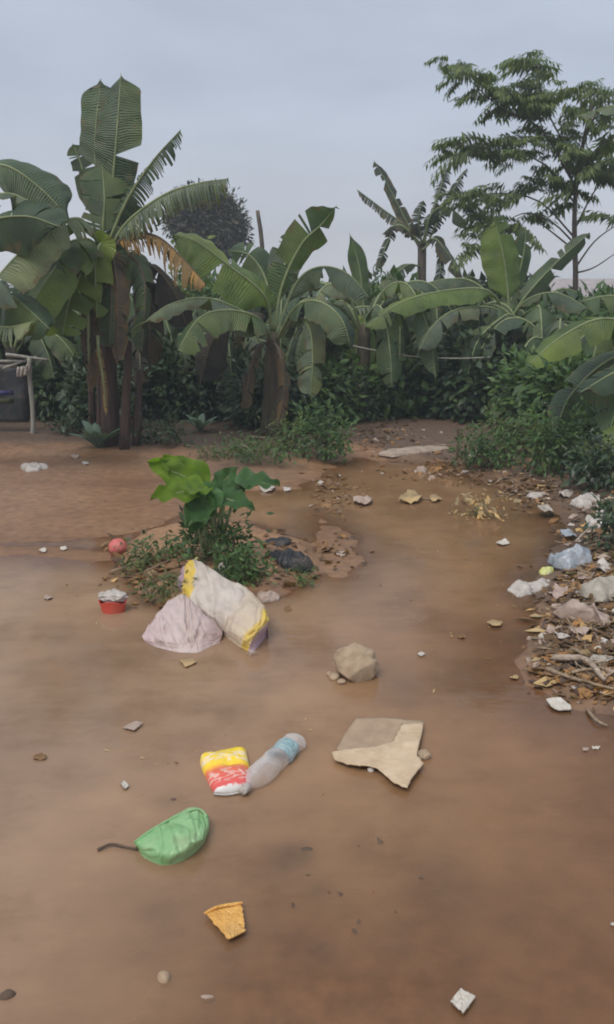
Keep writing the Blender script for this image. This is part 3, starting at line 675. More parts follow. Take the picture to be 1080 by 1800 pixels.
def fast_mesh(name, V, T, mat, parent=None, loc=(0, 0, 0)):
    off = np.array(parent_world(parent)) if parent is not None else np.array(loc, float)
    me = bpy.data.meshes.new(name); nv, nf = len(V), len(T)
    me.vertices.add(nv); me.vertices.foreach_set('co', (np.asarray(V)-off).ravel())
    me.loops.add(nf*3); me.loops.foreach_set('vertex_index', np.asarray(T).astype(np.int32).ravel())
    me.polygons.add(nf); me.polygons.foreach_set('loop_start', np.arange(nf, dtype=np.int32)*3)
    me.update(calc_edges=True); me.materials.append(mat)
    o = bpy.data.objects.new(name, me); COL.objects.link(o)
    if parent is not None: o.parent = parent
    else: o.location = Vector(off)
    return o
def shrub(px0, px1, pytop, Yd, n, size, mat, label, seed, pybot=None, cat='shrub', depth=None, name='shrub', clumps=60, asp=.45, stems=3, down=.3, group=None):
    c0 = at(px0, 600, Yd).x; c1 = at(px1, 600, Yd).x; ztop = at(540, pytop, Yd).z
    zb = hz((c0+c1)/2, Yd) if pybot is None else at(540, pybot, Yd).z
    base = Vector(((c0+c1)/2, Yd, hz((c0+c1)/2, Yd)))
    root = empty(name, base); tag(root, label, cat, group)
    wv = (c1-c0)/2; hh = (ztop-zb); dp = depth or max(.5, wv*.7)
    r = random.Random(seed); cs = []; rs = []
    k = max(3, int(wv/.35)+2)
    for i in range(k):
        q = (i+.5)/k*2-1
        cx = base.x+q*wv*.72; hf = r.uniform(.72, 1.0)*(1-.18*abs(q))
        cs.append((cx, Yd+r.uniform(-.3, .3)*dp, zb+hh*hf*.52)); rs.append((wv/k*1.5, dp*.6, hh*hf*.50))
    V, T = leaf_cloud_data(cs, rs, n, size, seed, clumps, asp=asp, downward=down)
    V[:, 2] = np.maximum(V[:, 2], base.z+.01)
    fast_mesh('foliage', V, T, M[mat], root)
    for i in range(stems):
        cx, cy, cz = cs[int((i+.5)/stems*len(cs))]
        g0 = Vector((base.x+(cx-base.x)*.5, Yd, base.z-.03))
        tube('stem', [g0, g0.lerp(Vector((cx, cy, cz)), .6)+Vector((.05, 0, 0)), Vector((cx, cy, cz+hh*.15))], .02+hh*.006, .008, M['bark'], root, 5, 6)
    return root
SH = [
 # px0 px1 top Y n size mat label
 (-260, 20, 530, 13.0, 6000, .19, 'sh_dark', 'dark bush filling the left edge behind the pole shelter'),
 (-20, 170, 520, 12.9, 6000, .17, 'sh_mid', 'green bush between the shelter post and the tall banana plant'),
 (55, 175, 610, 12.0, 4500, .12, 'sh_dark', 'low dark bush just right of the shelter post'),
 (120, 215, 640, 11.0, 2500, .11, 'sh_dark', 'sparse dark bush tangled in front of the tall banana stems'),
 (425, 535, 650, 11.1, 3500, .12, 'sh_dark', 'dark bush hiding the foot of the central banana plant'),
 (265, 430, 640, 11.9, 3500, .12, 'sh_dark', 'lowest dark bush at the front of the hollow'),
 (205, 330, 580, 12.2, 5000, .14, 'sh_dark', 'dark bush right beside the tall banana stem'),
 (290, 460, 500, 15.0, 5000, .17, 'sh_mid', 'bush behind the dark hollow left of the central banana plant'),
 (300, 385, 432, 16.0, 3500, .14, 'sh_light', 'pale speckled bush under the fringed brown banana leaf'),
 (290, 440, 540, 13.0, 5500, .16, 'sh_dark', 'very dark bush in the hollow left of the central banana stem'),
 (420, 560, 520, 14.0, 5500, .18, 'sh_dark', 'bush behind the central banana plant'),
 (500, 610, 650, 11.6, 4500, .12, 'sh_mid', 'low bush right of the central banana stem'),
 (540, 720, 505, 14.5, 6000, .18, 'sh_mid', 'bush below the narrow upright banana leaf'),
 (590, 720, 590, 13.0, 5500, .14, 'sh_mid', 'mid-height bush behind the pale stump'),
 (660, 800, 630, 12.6, 5500, .12, 'sh_dark', 'small-leaved dark bush behind the bleached plank'),
 (690, 880, 515, 13.8, 7000, .18, 'sh_mid', 'large bush under the grey drooping leaves'),
 (770, 920, 590, 12.0, 7500, .13, 'sh_dark', 'glossy dark bush hung with round leaves, right of centre'),
 (860, 1010, 525, 13.6, 6500, .19, 'sh_mid', 'bush under the banana plant with the broad upright leaf'),
 (900, 1040, 610, 10.8, 7000, .12, 'sh_mid', 'bush at the back of the rubbish bank'),
 (980, 1160, 525, 12.5, 7000, .18, 'sh_mid', 'tall bush at the right edge below the slender tree'),
 (990, 1130, 690, 9.6, 5500, .11, 'sh_dark', 'low dark bush above the rubbish bank at the right edge'),
 (560, 720, 470, 15.6, 3500, .24, 'sh_mid', 'broad-leaved bush standing above the others below the narrow upright leaf'),
 (780, 960, 480, 15.2, 3500, .24, 'sh_dark', 'broad-leaved dark bush behind the broad upright banana leaf'),
 (380, 520, 475, 15.8, 3000, .24, 'sh_mid', 'broad-leaved bush at the foot of the bare grey pole'),
 (950, 1120, 640, 9.9, 4500, .15, 'sh_mid', 'broad-leaved bush leaning over the top of the rubbish bank'),
 (1000, 1120, 740, 8.7, 3000, .10, 'sh_mid', 'bright bush at the right edge just behind the topmost white bag'),
 (600, 740, 640, 12.4, 3000, .16, 'sh_mid', 'broad-leaved low bush around the pale stump'),
 (1040, 1300, 540, 15.5, 5000, .2, 'sh_dark', 'bush beyond the right edge'),
]
for i, s_ in enumerate(SH):
    shrub(*s_, seed=100+i, clumps=int(s_[4]/45), asp=.62 if 'round' in s_[7] else .45)
# the wooded mass that closes the view behind them
cs = []; rs = []
for i in range(46):
    x = -22+i*1.0+rnd.uniform(-.3, .3); cs.append((x, 21+rnd.uniform(-1, 1.5), .9)); rs.append((1.0, 1.2, rnd.uniform(.9, 1.15)))
V, T = leaf_cloud_data(cs, rs, 42000, .26, 5, 900)
V[:, 2] = np.maximum(V[:, 2], .12)
tag(fast_mesh('undergrowth', V, T, M['sh_dark']), 'dark undergrowth closing the view behind the banana plants', 'undergrowth', kind='stuff')

# round dark tree far behind
b = Vector((at(365, 560, 30).x, 30, .1)); root = empty('tree', b)
tag(root, 'round dark crowned tree behind the tall banana plant', 'tree')
tube('trunk', [b, at(365, 430, 30)], .16, .09, M['bark'], root, 8, 6)
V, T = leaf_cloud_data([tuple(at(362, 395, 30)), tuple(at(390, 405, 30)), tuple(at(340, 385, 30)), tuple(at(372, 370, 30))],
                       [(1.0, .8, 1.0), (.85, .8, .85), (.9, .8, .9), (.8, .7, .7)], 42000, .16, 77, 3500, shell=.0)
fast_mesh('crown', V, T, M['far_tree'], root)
# leaning pole
b = Vector((at(470, 620, 16).x, 16, .05)); o = tube('pole', [b, at(462, 450, 16), at(453, 370, 16)], .05, .035, M['bark'], None, 7, 8)
tag(o, 'thin bare grey pole sticking up against the sky behind the banana leaves', 'pole')

# slender tree with layered feathery leaves
YT = 15.0
b = Vector((at(1012, 640, YT).x, YT, .08)); tree = empty('tree', b)
tag(tree, 'slender tree with layered feathery leaves at the right', 'tree')
tube('trunk', [b, at(1012, 500, YT), at(1010, 400, YT), at(1014, 320, YT), at(1030, 230, YT), at(1045, 170, YT)], .055, .022, M['bark'], tree, 8, 18, .1)
BR = [  # branches: start, mid, end in the photograph, depth offset
 [(1012, 330), (950, 225), (880, 190), (800, 115), -.3], [(1020, 300), (960, 190), (945, 110), -.1], [(1030, 240), (1060, 180), (1110, 150), .1],
 [(1012, 360), (960, 290), (880, 262), (800, 255), -.5], [(1012, 420), (950, 355), (880, 340), (820, 350), .3], [(1014, 330), (1050, 260), (1110, 230), -.3],
 [(1012, 400), (1050, 330), (1100, 290), .2], [(1012, 470), (1050, 420), (1110, 380), .0], [(1012, 430), (970, 390), (920, 375), (880, 400), -.2],
 [(1012, 350), (990, 250), (985, 200), .3], [(1010, 440), (960, 400), (930, 380), .4], [(1012, 480), (1045, 470), (1090, 440), -.4]]
for i, q in enumerate(BR):
    dz = q[-1]; pts = [at(a, c, YT+dz*k/(len(q)-2)) for k, (a, c) in enumerate(q[:-1])]
    tube('branch', pts, .018, .006, M['bark'], tree, 5, 10, .1, i)
def spray_mesh(seed):
    r = random.Random(seed); V = []; Fs = []
    nL = 15; Ls = .56
    def leaflet(p0, d, L, Wd):
        sdv = d.cross(Vector((r.uniform(-.3, .3), r.uniform(-.3, .3), 1))).normalized(); k = len(V)
        V.extend([p0, p0+d*L*.45+sdv*Wd/2-Vector((0, 0, L*.05)), p0+d*L-Vector((0, 0, L*.25)), p0+d*L*.45-sdv*Wd/2-Vector((0, 0, L*.05))])
        Fs.extend([(k, k+1, k+2), (k, k+2, k+3)])
    for i in range(nL*2):
        t_ = (i//2+1+.5*(i % 2))/(nL+1); p0 = Vector((Ls*t_, (.10 if i % 4 < 2 else -.10)*(i % 2), .05*math.sin(t_*2)-.14*t_*t_+(.03*(i % 2))))
        for s in (-1, 1):
            d = Vector((.45+.4*t_+r.uniform(-.3, .3), s*r.uniform(.3, 1.0), -r.uniform(.1, 1.1))).normalized()
            leaflet(p0, d, r.uniform(.13, .21)*(1-.3*t_), .042)
    # rachis
    for i in range(5):
        a = i/5; bq = (i+1)/5
        f = lambda q: Vector((Ls*q, 0, .05*math.sin(q*2)-.14*q*q))
        k = len(V); V.extend([f(a)+Vector((0, .006, 0)), f(a)-Vector((0, .006, 0)), f(bq)-Vector((0, .006, 0)), f(bq)+Vector((0, .006, 0))])
        Fs.append((k, k+1, k+2)); Fs.append((k, k+2, k+3))
    me = bpy.data.meshes.new('leaf'); me.from_pydata([tuple(v) for v in V], [], Fs); me.materials.append(M['tree_leaf']); me.update()
    return me
SM = [spray_mesh(i) for i in range(6)]
CL = [ # px, py, rx, ry, number
 (805, 110, 22, 18, 7), (835, 140, 28, 20, 9), (870, 165, 30, 20, 9), (905, 180, 30, 20, 8), (935, 115, 26, 30, 12), (925, 160, 34, 26, 10), (950, 185, 24, 22, 7),
 (990, 165, 34, 26, 10), (1040, 160, 34, 26, 11), (1090, 165, 34, 30, 9), (1020, 210, 40, 22, 9), (1075, 230, 40, 30, 10), (985, 225, 24, 20, 6),
 (800, 255, 22, 16, 6), (835, 258, 26, 18, 9), (870, 260, 26, 20, 9), (905, 268, 26, 18, 8), (940, 275, 28, 20, 8),
 (990, 270, 36, 24, 11), (1045, 280, 40, 26, 12), (1010, 310, 40, 20, 9), (1080, 310, 30, 24, 7), (965, 245, 22, 14, 5),
 (825, 350, 22, 14, 6), (855, 348, 26, 18, 8), (895, 338, 30, 16, 8), (935, 330, 28, 16, 7), (850, 380, 24, 16, 6), (870, 395, 26, 18, 5), (985, 345, 26, 14, 5),
 (915, 385, 24, 16, 6), (1075, 385, 24, 14, 4), (1085, 430, 18, 20, 3), (940, 375, 20, 12, 3), (830, 425, 22, 14, 4)]
k = 0
for px, py, rx, ry, n in CL:
    for i in range(int(n*.8+.5)):
        q = rnd.uniform(0, 6.28); rr = math.sqrt(rnd.random())
        p = at(px+rx*rr*math.cos(q), py+ry*rr*math.sin(q), YT+rnd.uniform(-.7, .7))
        o = bpy.data.objects.new('leaf', SM[k % 6]); k += 1; COL.objects.link(o); o.parent = tree
        o.location = p-b; o.rotation_euler = (rnd.uniform(-.4, .4), rnd.uniform(-.25, .5), rnd.uniform(0, 6.28)); s = rnd.choice((.6, .8, .95, 1.15))*rnd.uniform(.85, 1.1); o.scale = (s, s, s)

# far roof seen beyond the plants
hx0, hx1 = at(965, 500, 34).x, at(1190, 500, 34).x
house = empty('house', ((hx0+hx1)/2, 36, .1)); tag(house, 'low house with faded rusty roof far behind the slender tree', 'house')
def box(name, x0, x1, y0, y1, z0, z1, mat, parent=None, **kw):
    V = [(x0, y0, z0), (x1, y0, z0), (x1, y1, z0), (x0, y1, z0), (x0, y0, z1), (x1, y0, z1), (x1, y1, z1), (x0, y1, z1)]
    return mesh_obj(name, V, [(0, 3, 2, 1), (4, 5, 6, 7), (0, 1, 5, 4), (1, 2, 6, 5), (2, 3, 7, 6), (3, 0, 4, 7)], mat, parent, smooth=False, **kw)
box('wall', hx0+.3, hx1-.3, 34.6, 38, .1, 1.9, M['house_wall'], house)
zr0, zr1 = 1.85, at(1000, 492, 36).z
V = [(hx0, 34.2, zr0), (hx1, 34.2, zr0), (hx1, 36.3, zr1), (hx0, 36.3, zr1), (hx1, 38.4, zr0), (hx0, 38.4, zr0)]
V2 = [(x, y, z+.06) for x, y, z in V]
mesh_obj('roof', V+V2, [(0, 1, 2, 3), (3, 2, 4, 5), (6, 9, 8, 7), (9, 11, 10, 8), (0, 6, 7, 1), (5, 4, 10, 11), (0, 3, 9, 6), (3, 5, 11, 9), (1, 7, 8, 2), (2, 8, 10, 4)], M['roof_rust'], house, smooth=False)

# ------------------------------------------------------------------ pole shelter at the left edge
g0 = G(57, 762)
sh = empty('shelter', g0); tag(sh, 'small shelter of bare poles with dark sheeting at the left edge', 'shelter')
yp = g0.y
tube('post', [g0-Vector((0, 0, .1)), at(58, 720, yp), at(53, 670, yp), at(52, 628, yp)], .034, .028, M['pole_wood'], sh, 8, 12, .25, 1)
gl0 = Vector((at(-170, 762, yp).x, yp, g0.z)); tube('post', [gl0-Vector((0, 0, .1)), at(-170, 625, yp)], .034, .028, M['pole_wood'], sh, 8, 8, .25, 2)
for a, c, r_ in (((10, 623), (86, 633), .022), ((-190, 632), (60, 636), .022), ((-190, 645), (30, 644), .03), ((5, 648), (64, 627), .016)):
    tube('rail', [at(a[0], a[1], yp-.04), at(c[0], c[1], yp+.05)], r_, r_*.8, M['pole_wood'], sh, 7, 6, .3, int(a[1]))
def cloth(name, px0, px1, py0, py1, Yc, mat, parent, seed, nx=18, ny=12, amp=.03):
    V = []; Fc = []
    for j in range(ny+1):
        for i in range(nx+1):
            p = at(px0+(px1-px0)*i/nx, py0+(py1-py0)*j/ny, Yc)
            p.y += amp*math.sin(i*1.3+seed+j*.15)+amp*.4*math.sin(j*.9+i)
            V.append(p)
    for j in range(ny):
        for i in range(nx): q = j*(nx+1)+i; Fc.append((q, q+1, q+nx+2, q+nx+1))
    o = mesh_obj(name, V, Fc, mat, parent); md = o.modifiers.new('s', 'SOLIDIFY'); md.thickness = .006; return o
cloth('tarp', -175, 50, 645, 742, yp+.12, M['dark_tarp'], sh, 1)
cloth('cloth_strip', -170, 24, 686, 694, yp+.02, M['blue_cloth'], sh, 2, 18, 2, .02)
cloth('cloth_strip', -170, 25, 700, 709, yp+.02, M['olive_cloth'], sh, 2, 18, 2, .02)

# ------------------------------------------------------------------ litter builders
def smooth_poly(poly, n=64):
    q = [Vector((a[0], a[1], 0)) for a in poly]; m = len(q); res = []
    for i in range(n):
        t_ = i/n*m; k_ = int(t_); f = t_-k_
        a, b_, c_, d_ = q[(k_-1) % m], q[k_ % m], q[(k_+1) % m], q[(k_+2) % m]
        res.append(.5*((2*b_)+(c_-a)*f+(2*a-5*b_+4*c_-d_)*f*f+(3*b_-a-3*c_+d_)*f**3))
    return res
def mound(name, poly, H, mat, label=None, cat=None, parent=None, crump=.3, freq=14, seed=0, power=2.2, q=.55, rings=22, nb=84, warp=.22, hard=False, axis=None, sink=.01, base=None, fold=0.0, group=None, taper=None):
    """a stuffed or crumpled body: the outline as it stands on the ground (pixels), domed to height H"""
    ymin = min(p[1] for p in poly); ymax = max(p[1] for p in poly)
    gz = G(sum(p[0] for p in poly)/len(poly), ymax).z if base is None else base
    wp = []
    for px, py in poly:
        f = (ymax-py)/(ymax-ymin+1e-6)
        wp.append(P(px, py, gz+H*.75*f*f))
    bd = smooth_poly(wp, nb) if not hard else [wp[int(i_*len(wp)/nb)].lerp(wp[(int(i_*len(wp)/nb)+1) % len(wp)], (i_*len(wp)/nb) % 1) for i_ in range(nb)]
    cx = sum(p.x for p in bd)/nb; cy = sum(p.y for p in bd)/nb
    if axis:
        A0 = P(*axis[0], gz+H*.4); A1 = P(*axis[1], gz+H*.4); ax = Vector((A1.x-A0.x, A1.y-A0.y)); al = ax.length_squared
    V = [(cx, cy, gz+H)]; UV = [(.5, .5)]
    size = max((Vector((p.x-cx, p.y-cy))).length for p in bd)
    def uvf(x, y):
        if axis: return (((x-A0.x)*ax.x+(y-A0.y)*ax.y)/al, ((x-A0.x)*ax.y-(y-A0.y)*ax.x)/al)
        return ((x-cx)/size*.5+.5, (y-cy)/size*.5+.5)
    UV[0] = uvf(cx, cy)
    for i in range(1, rings+1):
        s = i/rings
        for k_ in range(nb):
            x = cx+(bd[k_].x-cx)*s; y = cy+(bd[k_].y-cy)*s
            h = H*max(0, 1-s**power)**q
            if taper:
                u_ = uvf(x, y)[0]; h *= taper(u_)
            V.append([x, y, gz+h]); UV.append(uvf(x, y))
    A = np.array(V, float)
    nz = fbm((A[:, 0]-cx)*freq+seed*3.1, (A[:, 1]-cy)*freq, 40+seed, 4, .6)
    ridge = .5-np.abs(fbm((A[:, 0]-cx)*freq*.7+7, (A[:, 1]-cy)*freq*.7+seed, 50+seed, 3))*2.4
    hh = (A[:, 2]-gz)
    cz = crumple(A[:, 0]-cx, A[:, 1]-cy, freq*.8, seed)
    A[:, 2] = gz+hh*(1+crump*(nz*.5+ridge*.25-.1))+cz*crump*H*1.15*np.clip(hh/H*2.5, 0, 1)
    if fold:
        A[:, 2] += fold*hh*np.sin(((A[:, 0]-cx)*.6+(A[:, 1]-cy)*.8)*55+nz*9)*.12
    wv = fbm(A[:, 0]*freq*.9+3, A[:, 1]*freq*.9, 60+seed, 3)*crump*warp*size; wv2 = fbm(A[:, 0]*freq*.9+33, A[:, 1]*freq*.9+9, 70+seed, 3)*crump*warp*size
    A[:, 0] += wv; A[:, 1] += wv2
    n0 = len(A); low = A[-nb:].copy(); low[:, 2] = gz-sink; A[-nb:, 2] = np.maximum(A[-nb:, 2], gz+.002)
    A = np.vstack([A, low]); UV += UV[-nb:]
    Fc = [(0, 1+k_, 1+(k_+1) % nb) for k_ in range(nb)]
    for i in range(rings):
        for k_ in range(nb):
            a_ = 1+i*nb+k_; b_ = 1+i*nb+(k_+1) % nb
            Fc.append((a_, a_+nb, b_+nb, b_))
    Fc.append(tuple(range(n0, n0+nb))[::-1])
    o = mesh_obj(name, A, Fc, mat, parent, UV, loc=(cx, cy, gz) if parent is None else None)
    if label: tag(o, label, cat, group)
    return o
def sheet(name, poly, mat, label=None, cat=None, parent=None, thick=.004, lift=.006, curl=.012, seed=0, rings=12, nb=72, group=None, sharp=True, freq=9):
    c0 = G(sum(p[0] for p in poly)/len(poly), sum(p[1] for p in poly)/len(poly)); gz = c0.z+lift
    wp = [P(px, py, gz) for px, py in poly]
    if sharp:
        bd = []; m = len(wp); per = max(2, nb//m)
        for i in range(m):
            for k_ in range(per):
                v = wp[i].lerp(wp[(i+1) % m], k_/per)
                jit = .0035*(rnd.random()-.5)*(0 if k_ == 0 else 1); bd.append(v+Vector((jit, jit, 0)))
        nb = len(bd)
    else: bd = smooth_poly(wp, nb)
    cx = sum(p.x for p in wp)/len(wp); cy = sum(p.y for p in wp)/len(wp)
    V = [(cx, cy, gz)]
    for i in range(1, rings+1):
        s = i/rings
        for p_ in bd: V.append((cx+(p_.x-cx)*s, cy+(p_.y-cy)*s, gz))
    A = np.array(V, float)
    n = fbm((A[:, 0]-cx)*freq+seed*5.3, (A[:, 1]-cy)*freq+seed, 80+seed, 3)
    A[:, 2] += n*curl*1.2+crumple(A[:, 0]-cx, A[:, 1]-cy, freq*1.3, seed)*curl*1.3; A[:, 2] -= A[:, 2].min()-gz
    UV = np.stack([(A[:, 0]-cx)*4+.5, (A[:, 1]-cy)*4+.5], 1)
    Fc = [(0, 1+k_, 1+(k_+1) % nb) for k_ in range(nb)]
    for i in range(rings-1):
        for k_ in range(nb):
            a_ = 1+i*nb+k_; b_ = 1+i*nb+(k_+1) % nb; Fc.append((a_, a_+nb, b_+nb, b_))
    o = mesh_obj(name, A, Fc, mat, parent, UV, loc=(cx, cy, gz) if parent is None else None)
    md = o.modifiers.new('thickness', 'SOLIDIFY'); md.thickness = thick; md.offset = -1
    if label: tag(o, label, cat, group)
    return o
def ico(name, c, rad, mat, seed=0, amp=.2, freq=2.2, sub=4, facet=0, label=None, cat=None, parent=None, rot=0, group=None):
    import bmesh
    from mathutils import noise as mn
    bm = bmesh.new(); bmesh.ops.create_icosphere(bm, subdivisions=sub, radius=1)
    for v in bm.verts:
        d = v.co.copy(); q = mn.fractal(d*freq+Vector((seed*3.7, seed, 0)), 1, 2, 4)
        f = 1+amp*q
        if facet:
            for fn in FACETS[seed % 3]:
                dd = d.dot(fn[0])
                if dd*f > fn[1]: f *= (fn[1]/(dd*f))**facet
        d *= f; v.co = Vector((d.x*rad[0], d.y*rad[1], d.z*rad[2]))
    me = bpy.data.meshes.new(name); bm.to_mesh(me); bm.free(); me.materials.append(mat)
    me.polygons.foreach_set('use_smooth', [True]*len(me.polygons))
    o = bpy.data.objects.new(name, me); COL.objects.link(o); o.rotation_euler = (0, 0, rot)
    if parent is not None: o.parent = parent; o.location = Vector(c)-parent_world(parent)
    else: o.location = c
    if label: tag(o, label, cat, group)
    return o
_fr = random.Random(99)
FACETS = [[(Vector((_fr.gauss(0, 1), _fr.gauss(0, 1), _fr.gauss(0, 1))).normalized(), _fr.uniform(.68, .86)) for _ in range(13)] for _ in range(3)]

def loft(name, lines, mat, label=None, cat=None, parent=None, amp=.012, freq=8, seed=0, nu=150, nv=70, back=.04, vs_=.35, folds=0, fd=.011):
    """a filled body through lines of (pixel points, height), from its upper outline down to its foot"""
    cols = []
    for pts_, z in lines:
        zz = z if isinstance(z, (list, tuple)) else [z]*len(pts_)
        cols.append(catmull([P(a, c_, q) for (a, c_), q in zip(pts_, zz)], nu))
    top = cols[0]; bk = [Vector((p.x, p.y+back, -.01)) for p in top]; bm_ = [Vector((p.x, p.y+back*1.1, p.z*.55)) for p in top]
    cols = [bk, bm_]+cols
    V = []; UV = []
    for i in range(nu):
        for j, p in enumerate(catmull([c_[i] for c_ in cols], nv)): V.append(p); UV.append((i/(nu-1), j/(nv-1)*vs_))
    A = np.array([tuple(v) for v in V]); c0 = A.mean(0)
    U = np.array(UV)
    a_ = A[:, 0]-c0[0]; b_ = A[:, 2]*1.2+(A[:, 1]-c0[1])*.8
    e_ = np.clip(np.minimum(U[:, 0], 1-U[:, 0])*9, .15, 1)*np.clip((1-U[:, 1]/vs_)*7, .15, 1)
    n1_ = crumple(a_, b_, freq, seed); n2_ = crumple(a_+3, b_+1, freq*.9, seed+5)
    A[:, 2] += n1_*amp*2.2*e_; A[:, 1] += n2_*amp*2.4*e_; A[:, 0] += crumple(a_+9, b_, freq, seed+9)*amp*1.2*e_
    fr_ = random.Random(seed+70)
    for k in range(folds):
        u0, v0, th = fr_.random(), fr_.random()*vs_, fr_.gauss(0, .9)+(0 if k % 3 else 1.3)
        du = U[:, 0]-u0+fbm(U[:, 0]*5+k, U[:, 1]*9, 400+k, 2)*.10; dv = (U[:, 1]-v0)*1.2
        dist_ = -du*math.sin(th)+dv*math.cos(th); along = du*math.cos(th)+dv*math.sin(th)
        w_ = fr_.uniform(.010, .022); L_f = fr_.uniform(.12, .32)
        g_ = (np.exp(-np.abs(dist_)/w_)-.7*np.exp(-((dist_-w_*2)/(w_*1.3))**2))*np.exp(-(along/L_f)**2)*e_*fd*fr_.uniform(.5, 1.2)
        A[:, 2] -= g_*.8; A[:, 1] += g_
    A[:, 2] = np.maximum(A[:, 2], -.012)
    Fc = [(i*nv+j, i*nv+j+1, (i+1)*nv+j+1, (i+1)*nv+j) for i in range(nu-1) for j in range(nv-1)]
    Fc += [tuple(range(nv))[::-1], tuple((nu-1)*nv+j for j in range(nv))]
    o = mesh_obj(name, A, Fc, mat, parent, UV, loc=(c0[0], c0[1], 0) if parent is None else None)
    if label: tag(o, label, cat)
    return o
# ------------------------------------------------------------------ the two sacks
def sack_mat(name, stops, weave=900.0, dirt=.5):
    m, t, p, o = newmat(name)
    uv = t.nodes.new('ShaderNodeTexCoord'); sx = t.nodes.new('ShaderNodeSeparateXYZ'); t.links.new(uv.outputs['UV'], sx.inputs[0])
    nn = noise(t, 9, 3); wob = mathn(t, 'MULTIPLY', mathn(t, 'SUBTRACT', nn.outputs[0], .5), .10)
    r = rampn(t, mathn(t, 'ADD', sx.outputs[0], wob), stops); r.color_ramp.interpolation = 'LINEAR'
    st = mathn(t, 'SINE', mathn(t, 'MULTIPLY', sx.outputs[1], 110.0)); st = mathn(t, 'MULTIPLY_ADD', st, .5); t.nodes[-1].inputs[2].default_value = .5
    base = mixc(t, mathn(t, 'MULTIPLY', st, .16), r.outputs[0], (.42, .30, .30))
    n2 = noise(t, 5, 6, rough=.65); dr = rampn(t, n2.outputs[0], [(.45, (0, 0, 0)), (.7, (1, 1, 1))])
    base = mixc(t, mathn(t, 'MULTIPLY', dr.outputs[0], dirt), base, (.30, .21, .15))
    t.links.new(base, p.inputs['Base Color']); p.inputs['Roughness'].default_value = .55
    wv = mathn(t, 'SINE', mathn(t, 'MULTIPLY', sx.outputs[1], 260.0)); n3 = noise(t, 30, 4)
    h = mathn(t, 'ADD', mathn(t, 'MULTIPLY', wv, .08), crease(t, 9)); bump(t, p, h, .35, .02)
    return m
WHT = (.54, .475, .405); YEL = (.66, .46, .06); PUR = (.40, .26, .31)
M['sackA'] = sack_mat('banded_sack', [(0, PUR), (.09, PUR), (.11, YEL), (.22, YEL), (.24, WHT), (.52, WHT), (.60, (.54, .45, .34)), (.76, (.58, .47, .32)), (.79, YEL), (.87, YEL), (.89, (.50, .35, .36)), (1, PUR)], dirt=.35)
PNK = (.50, .38, .36)
M['sackB'] = sack_mat('pink_sack', [(0, PNK), (.5, (.53, .43, .39)), (1, (.45, .33, .31))], dirt=.3)
loft('sack', [([(314, 1012), (328, 990), (345, 984), (385, 1008), (430, 1034), (458, 1056), (473, 1086), (468, 1108)], [.10, .15, .17, .17, .17, .15, .12, .05]),
   ([(312, 1022), (328, 1008), (352, 1012), (388, 1036), (420, 1062), (444, 1086), (458, 1106), (462, 1116)], [.08, .14, .155, .16, .155, .14, .10, .04]),
   ([(311, 1038), (324, 1040), (346, 1054), (374, 1078), (400, 1098), (420, 1114), (440, 1128), (452, 1132)], [.04, .07, .08, .08, .08, .07, .05, .02]),
   ([(308, 1046), (320, 1066), (342, 1084), (368, 1100), (390, 1114), (414, 1133), (434, 1144), (444, 1148)], 0.0)],
   M['sackA'], 'white woven sack with yellow bands and mauve ends, leaning across the pink sack', 'sack', amp=.011, freq=9, seed=1, folds=34)
loft('sack', [([(250, 1118), (270, 1090), (295, 1062), (320, 1045), (342, 1062), (366, 1086), (391, 1110)], [.02, .07, .11, .13, .11, .08, .03]),
   ([(252, 1122), (272, 1104), (298, 1086), (322, 1076), (346, 1088), (368, 1104), (391, 1116)], [.02, .065, .10, .115, .10, .07, .025]),
   ([(254, 1126), (275, 1124), (298, 1120), (322, 1117), (348, 1120), (368, 1122), (388, 1124)], [.01, .035, .055, .06, .05, .035, .01]),
   ([(256, 1129), (278, 1139), (300, 1144), (322, 1147), (348, 1147), (364, 1140), (386, 1130)], 0.0)],
   M['sackB'], 'wrinkled pink woven sack in front of the yellow-banded one', 'sack', amp=.012, freq=12, seed=2, folds=38, fd=.010)

sk = bpy.data.objects['sack']
for i, (x_, y_) in enumerate(((448, 1152), (438, 1154), (455, 1150), (432, 1150))):
    tube('frayed_string', [P(441, 1142, .03), P((441+x_)/2+2, (1142+y_)/2, .02), P(x_, y_, .004)], .0022, .0014, M['white_film'], sk, 4, 6)
tube('tied_corner', [P(343, 990, .13), P(344, 985, .15), P(347, 980, .17)], .012, .006, M['yellow_film'], sk, 7, 6, .5)
# ------------------------------------------------------------------ noodle packet, bottle, green bag, orange cup, cardboard, rock
m, t, p, o = newmat('printed_packet')
uv = t.nodes.new('ShaderNodeTexCoord'); sx = t.nodes.new('ShaderNodeSeparateXYZ'); t.links.new(uv.outputs['UV'], sx.inputs[0])
nw = noise(t, 25, 2, 'UV'); yy = mathn(t, 'ADD', sx.outputs[0], mathn(t, 'MULTIPLY', mathn(t, 'SUBTRACT', nw.outputs[0], .5), .06))
r = rampn(t, yy, [(0, (.86, .63, .02)), (.52, (.88, .60, .03)), (.60, (.72, .16, .07)), (.86, (.66, .09, .08)), (.88, (.70, .66, .62)), (1, (.80, .78, .74))])
sc = noise(t, 9, 2, 'UV', stretch=(1.6, .8, 1)); sr = rampn(t, sc.outputs[0], [(.46, (0, 0, 0)), (.49, (.8, .8, .8)), (.54, (.8, .8, .8)), (.57, (0, 0, 0))])
band = rampn(t, sx.outputs[0], [(.26, (0, 0, 0)), (.30, (1, 1, 1)), (.44, (1, 1, 1)), (.48, (0, 0, 0)), (.60, (0, 0, 0)), (.64, (.7, .7, .7)), (.80, (.7, .7, .7)), (.84, (0, 0, 0))])
cc = mixc(t, mathn(t, 'MULTIPLY', sr.outputs[0], band.outputs[0]), r.outputs[0], (.78, .66, .58))
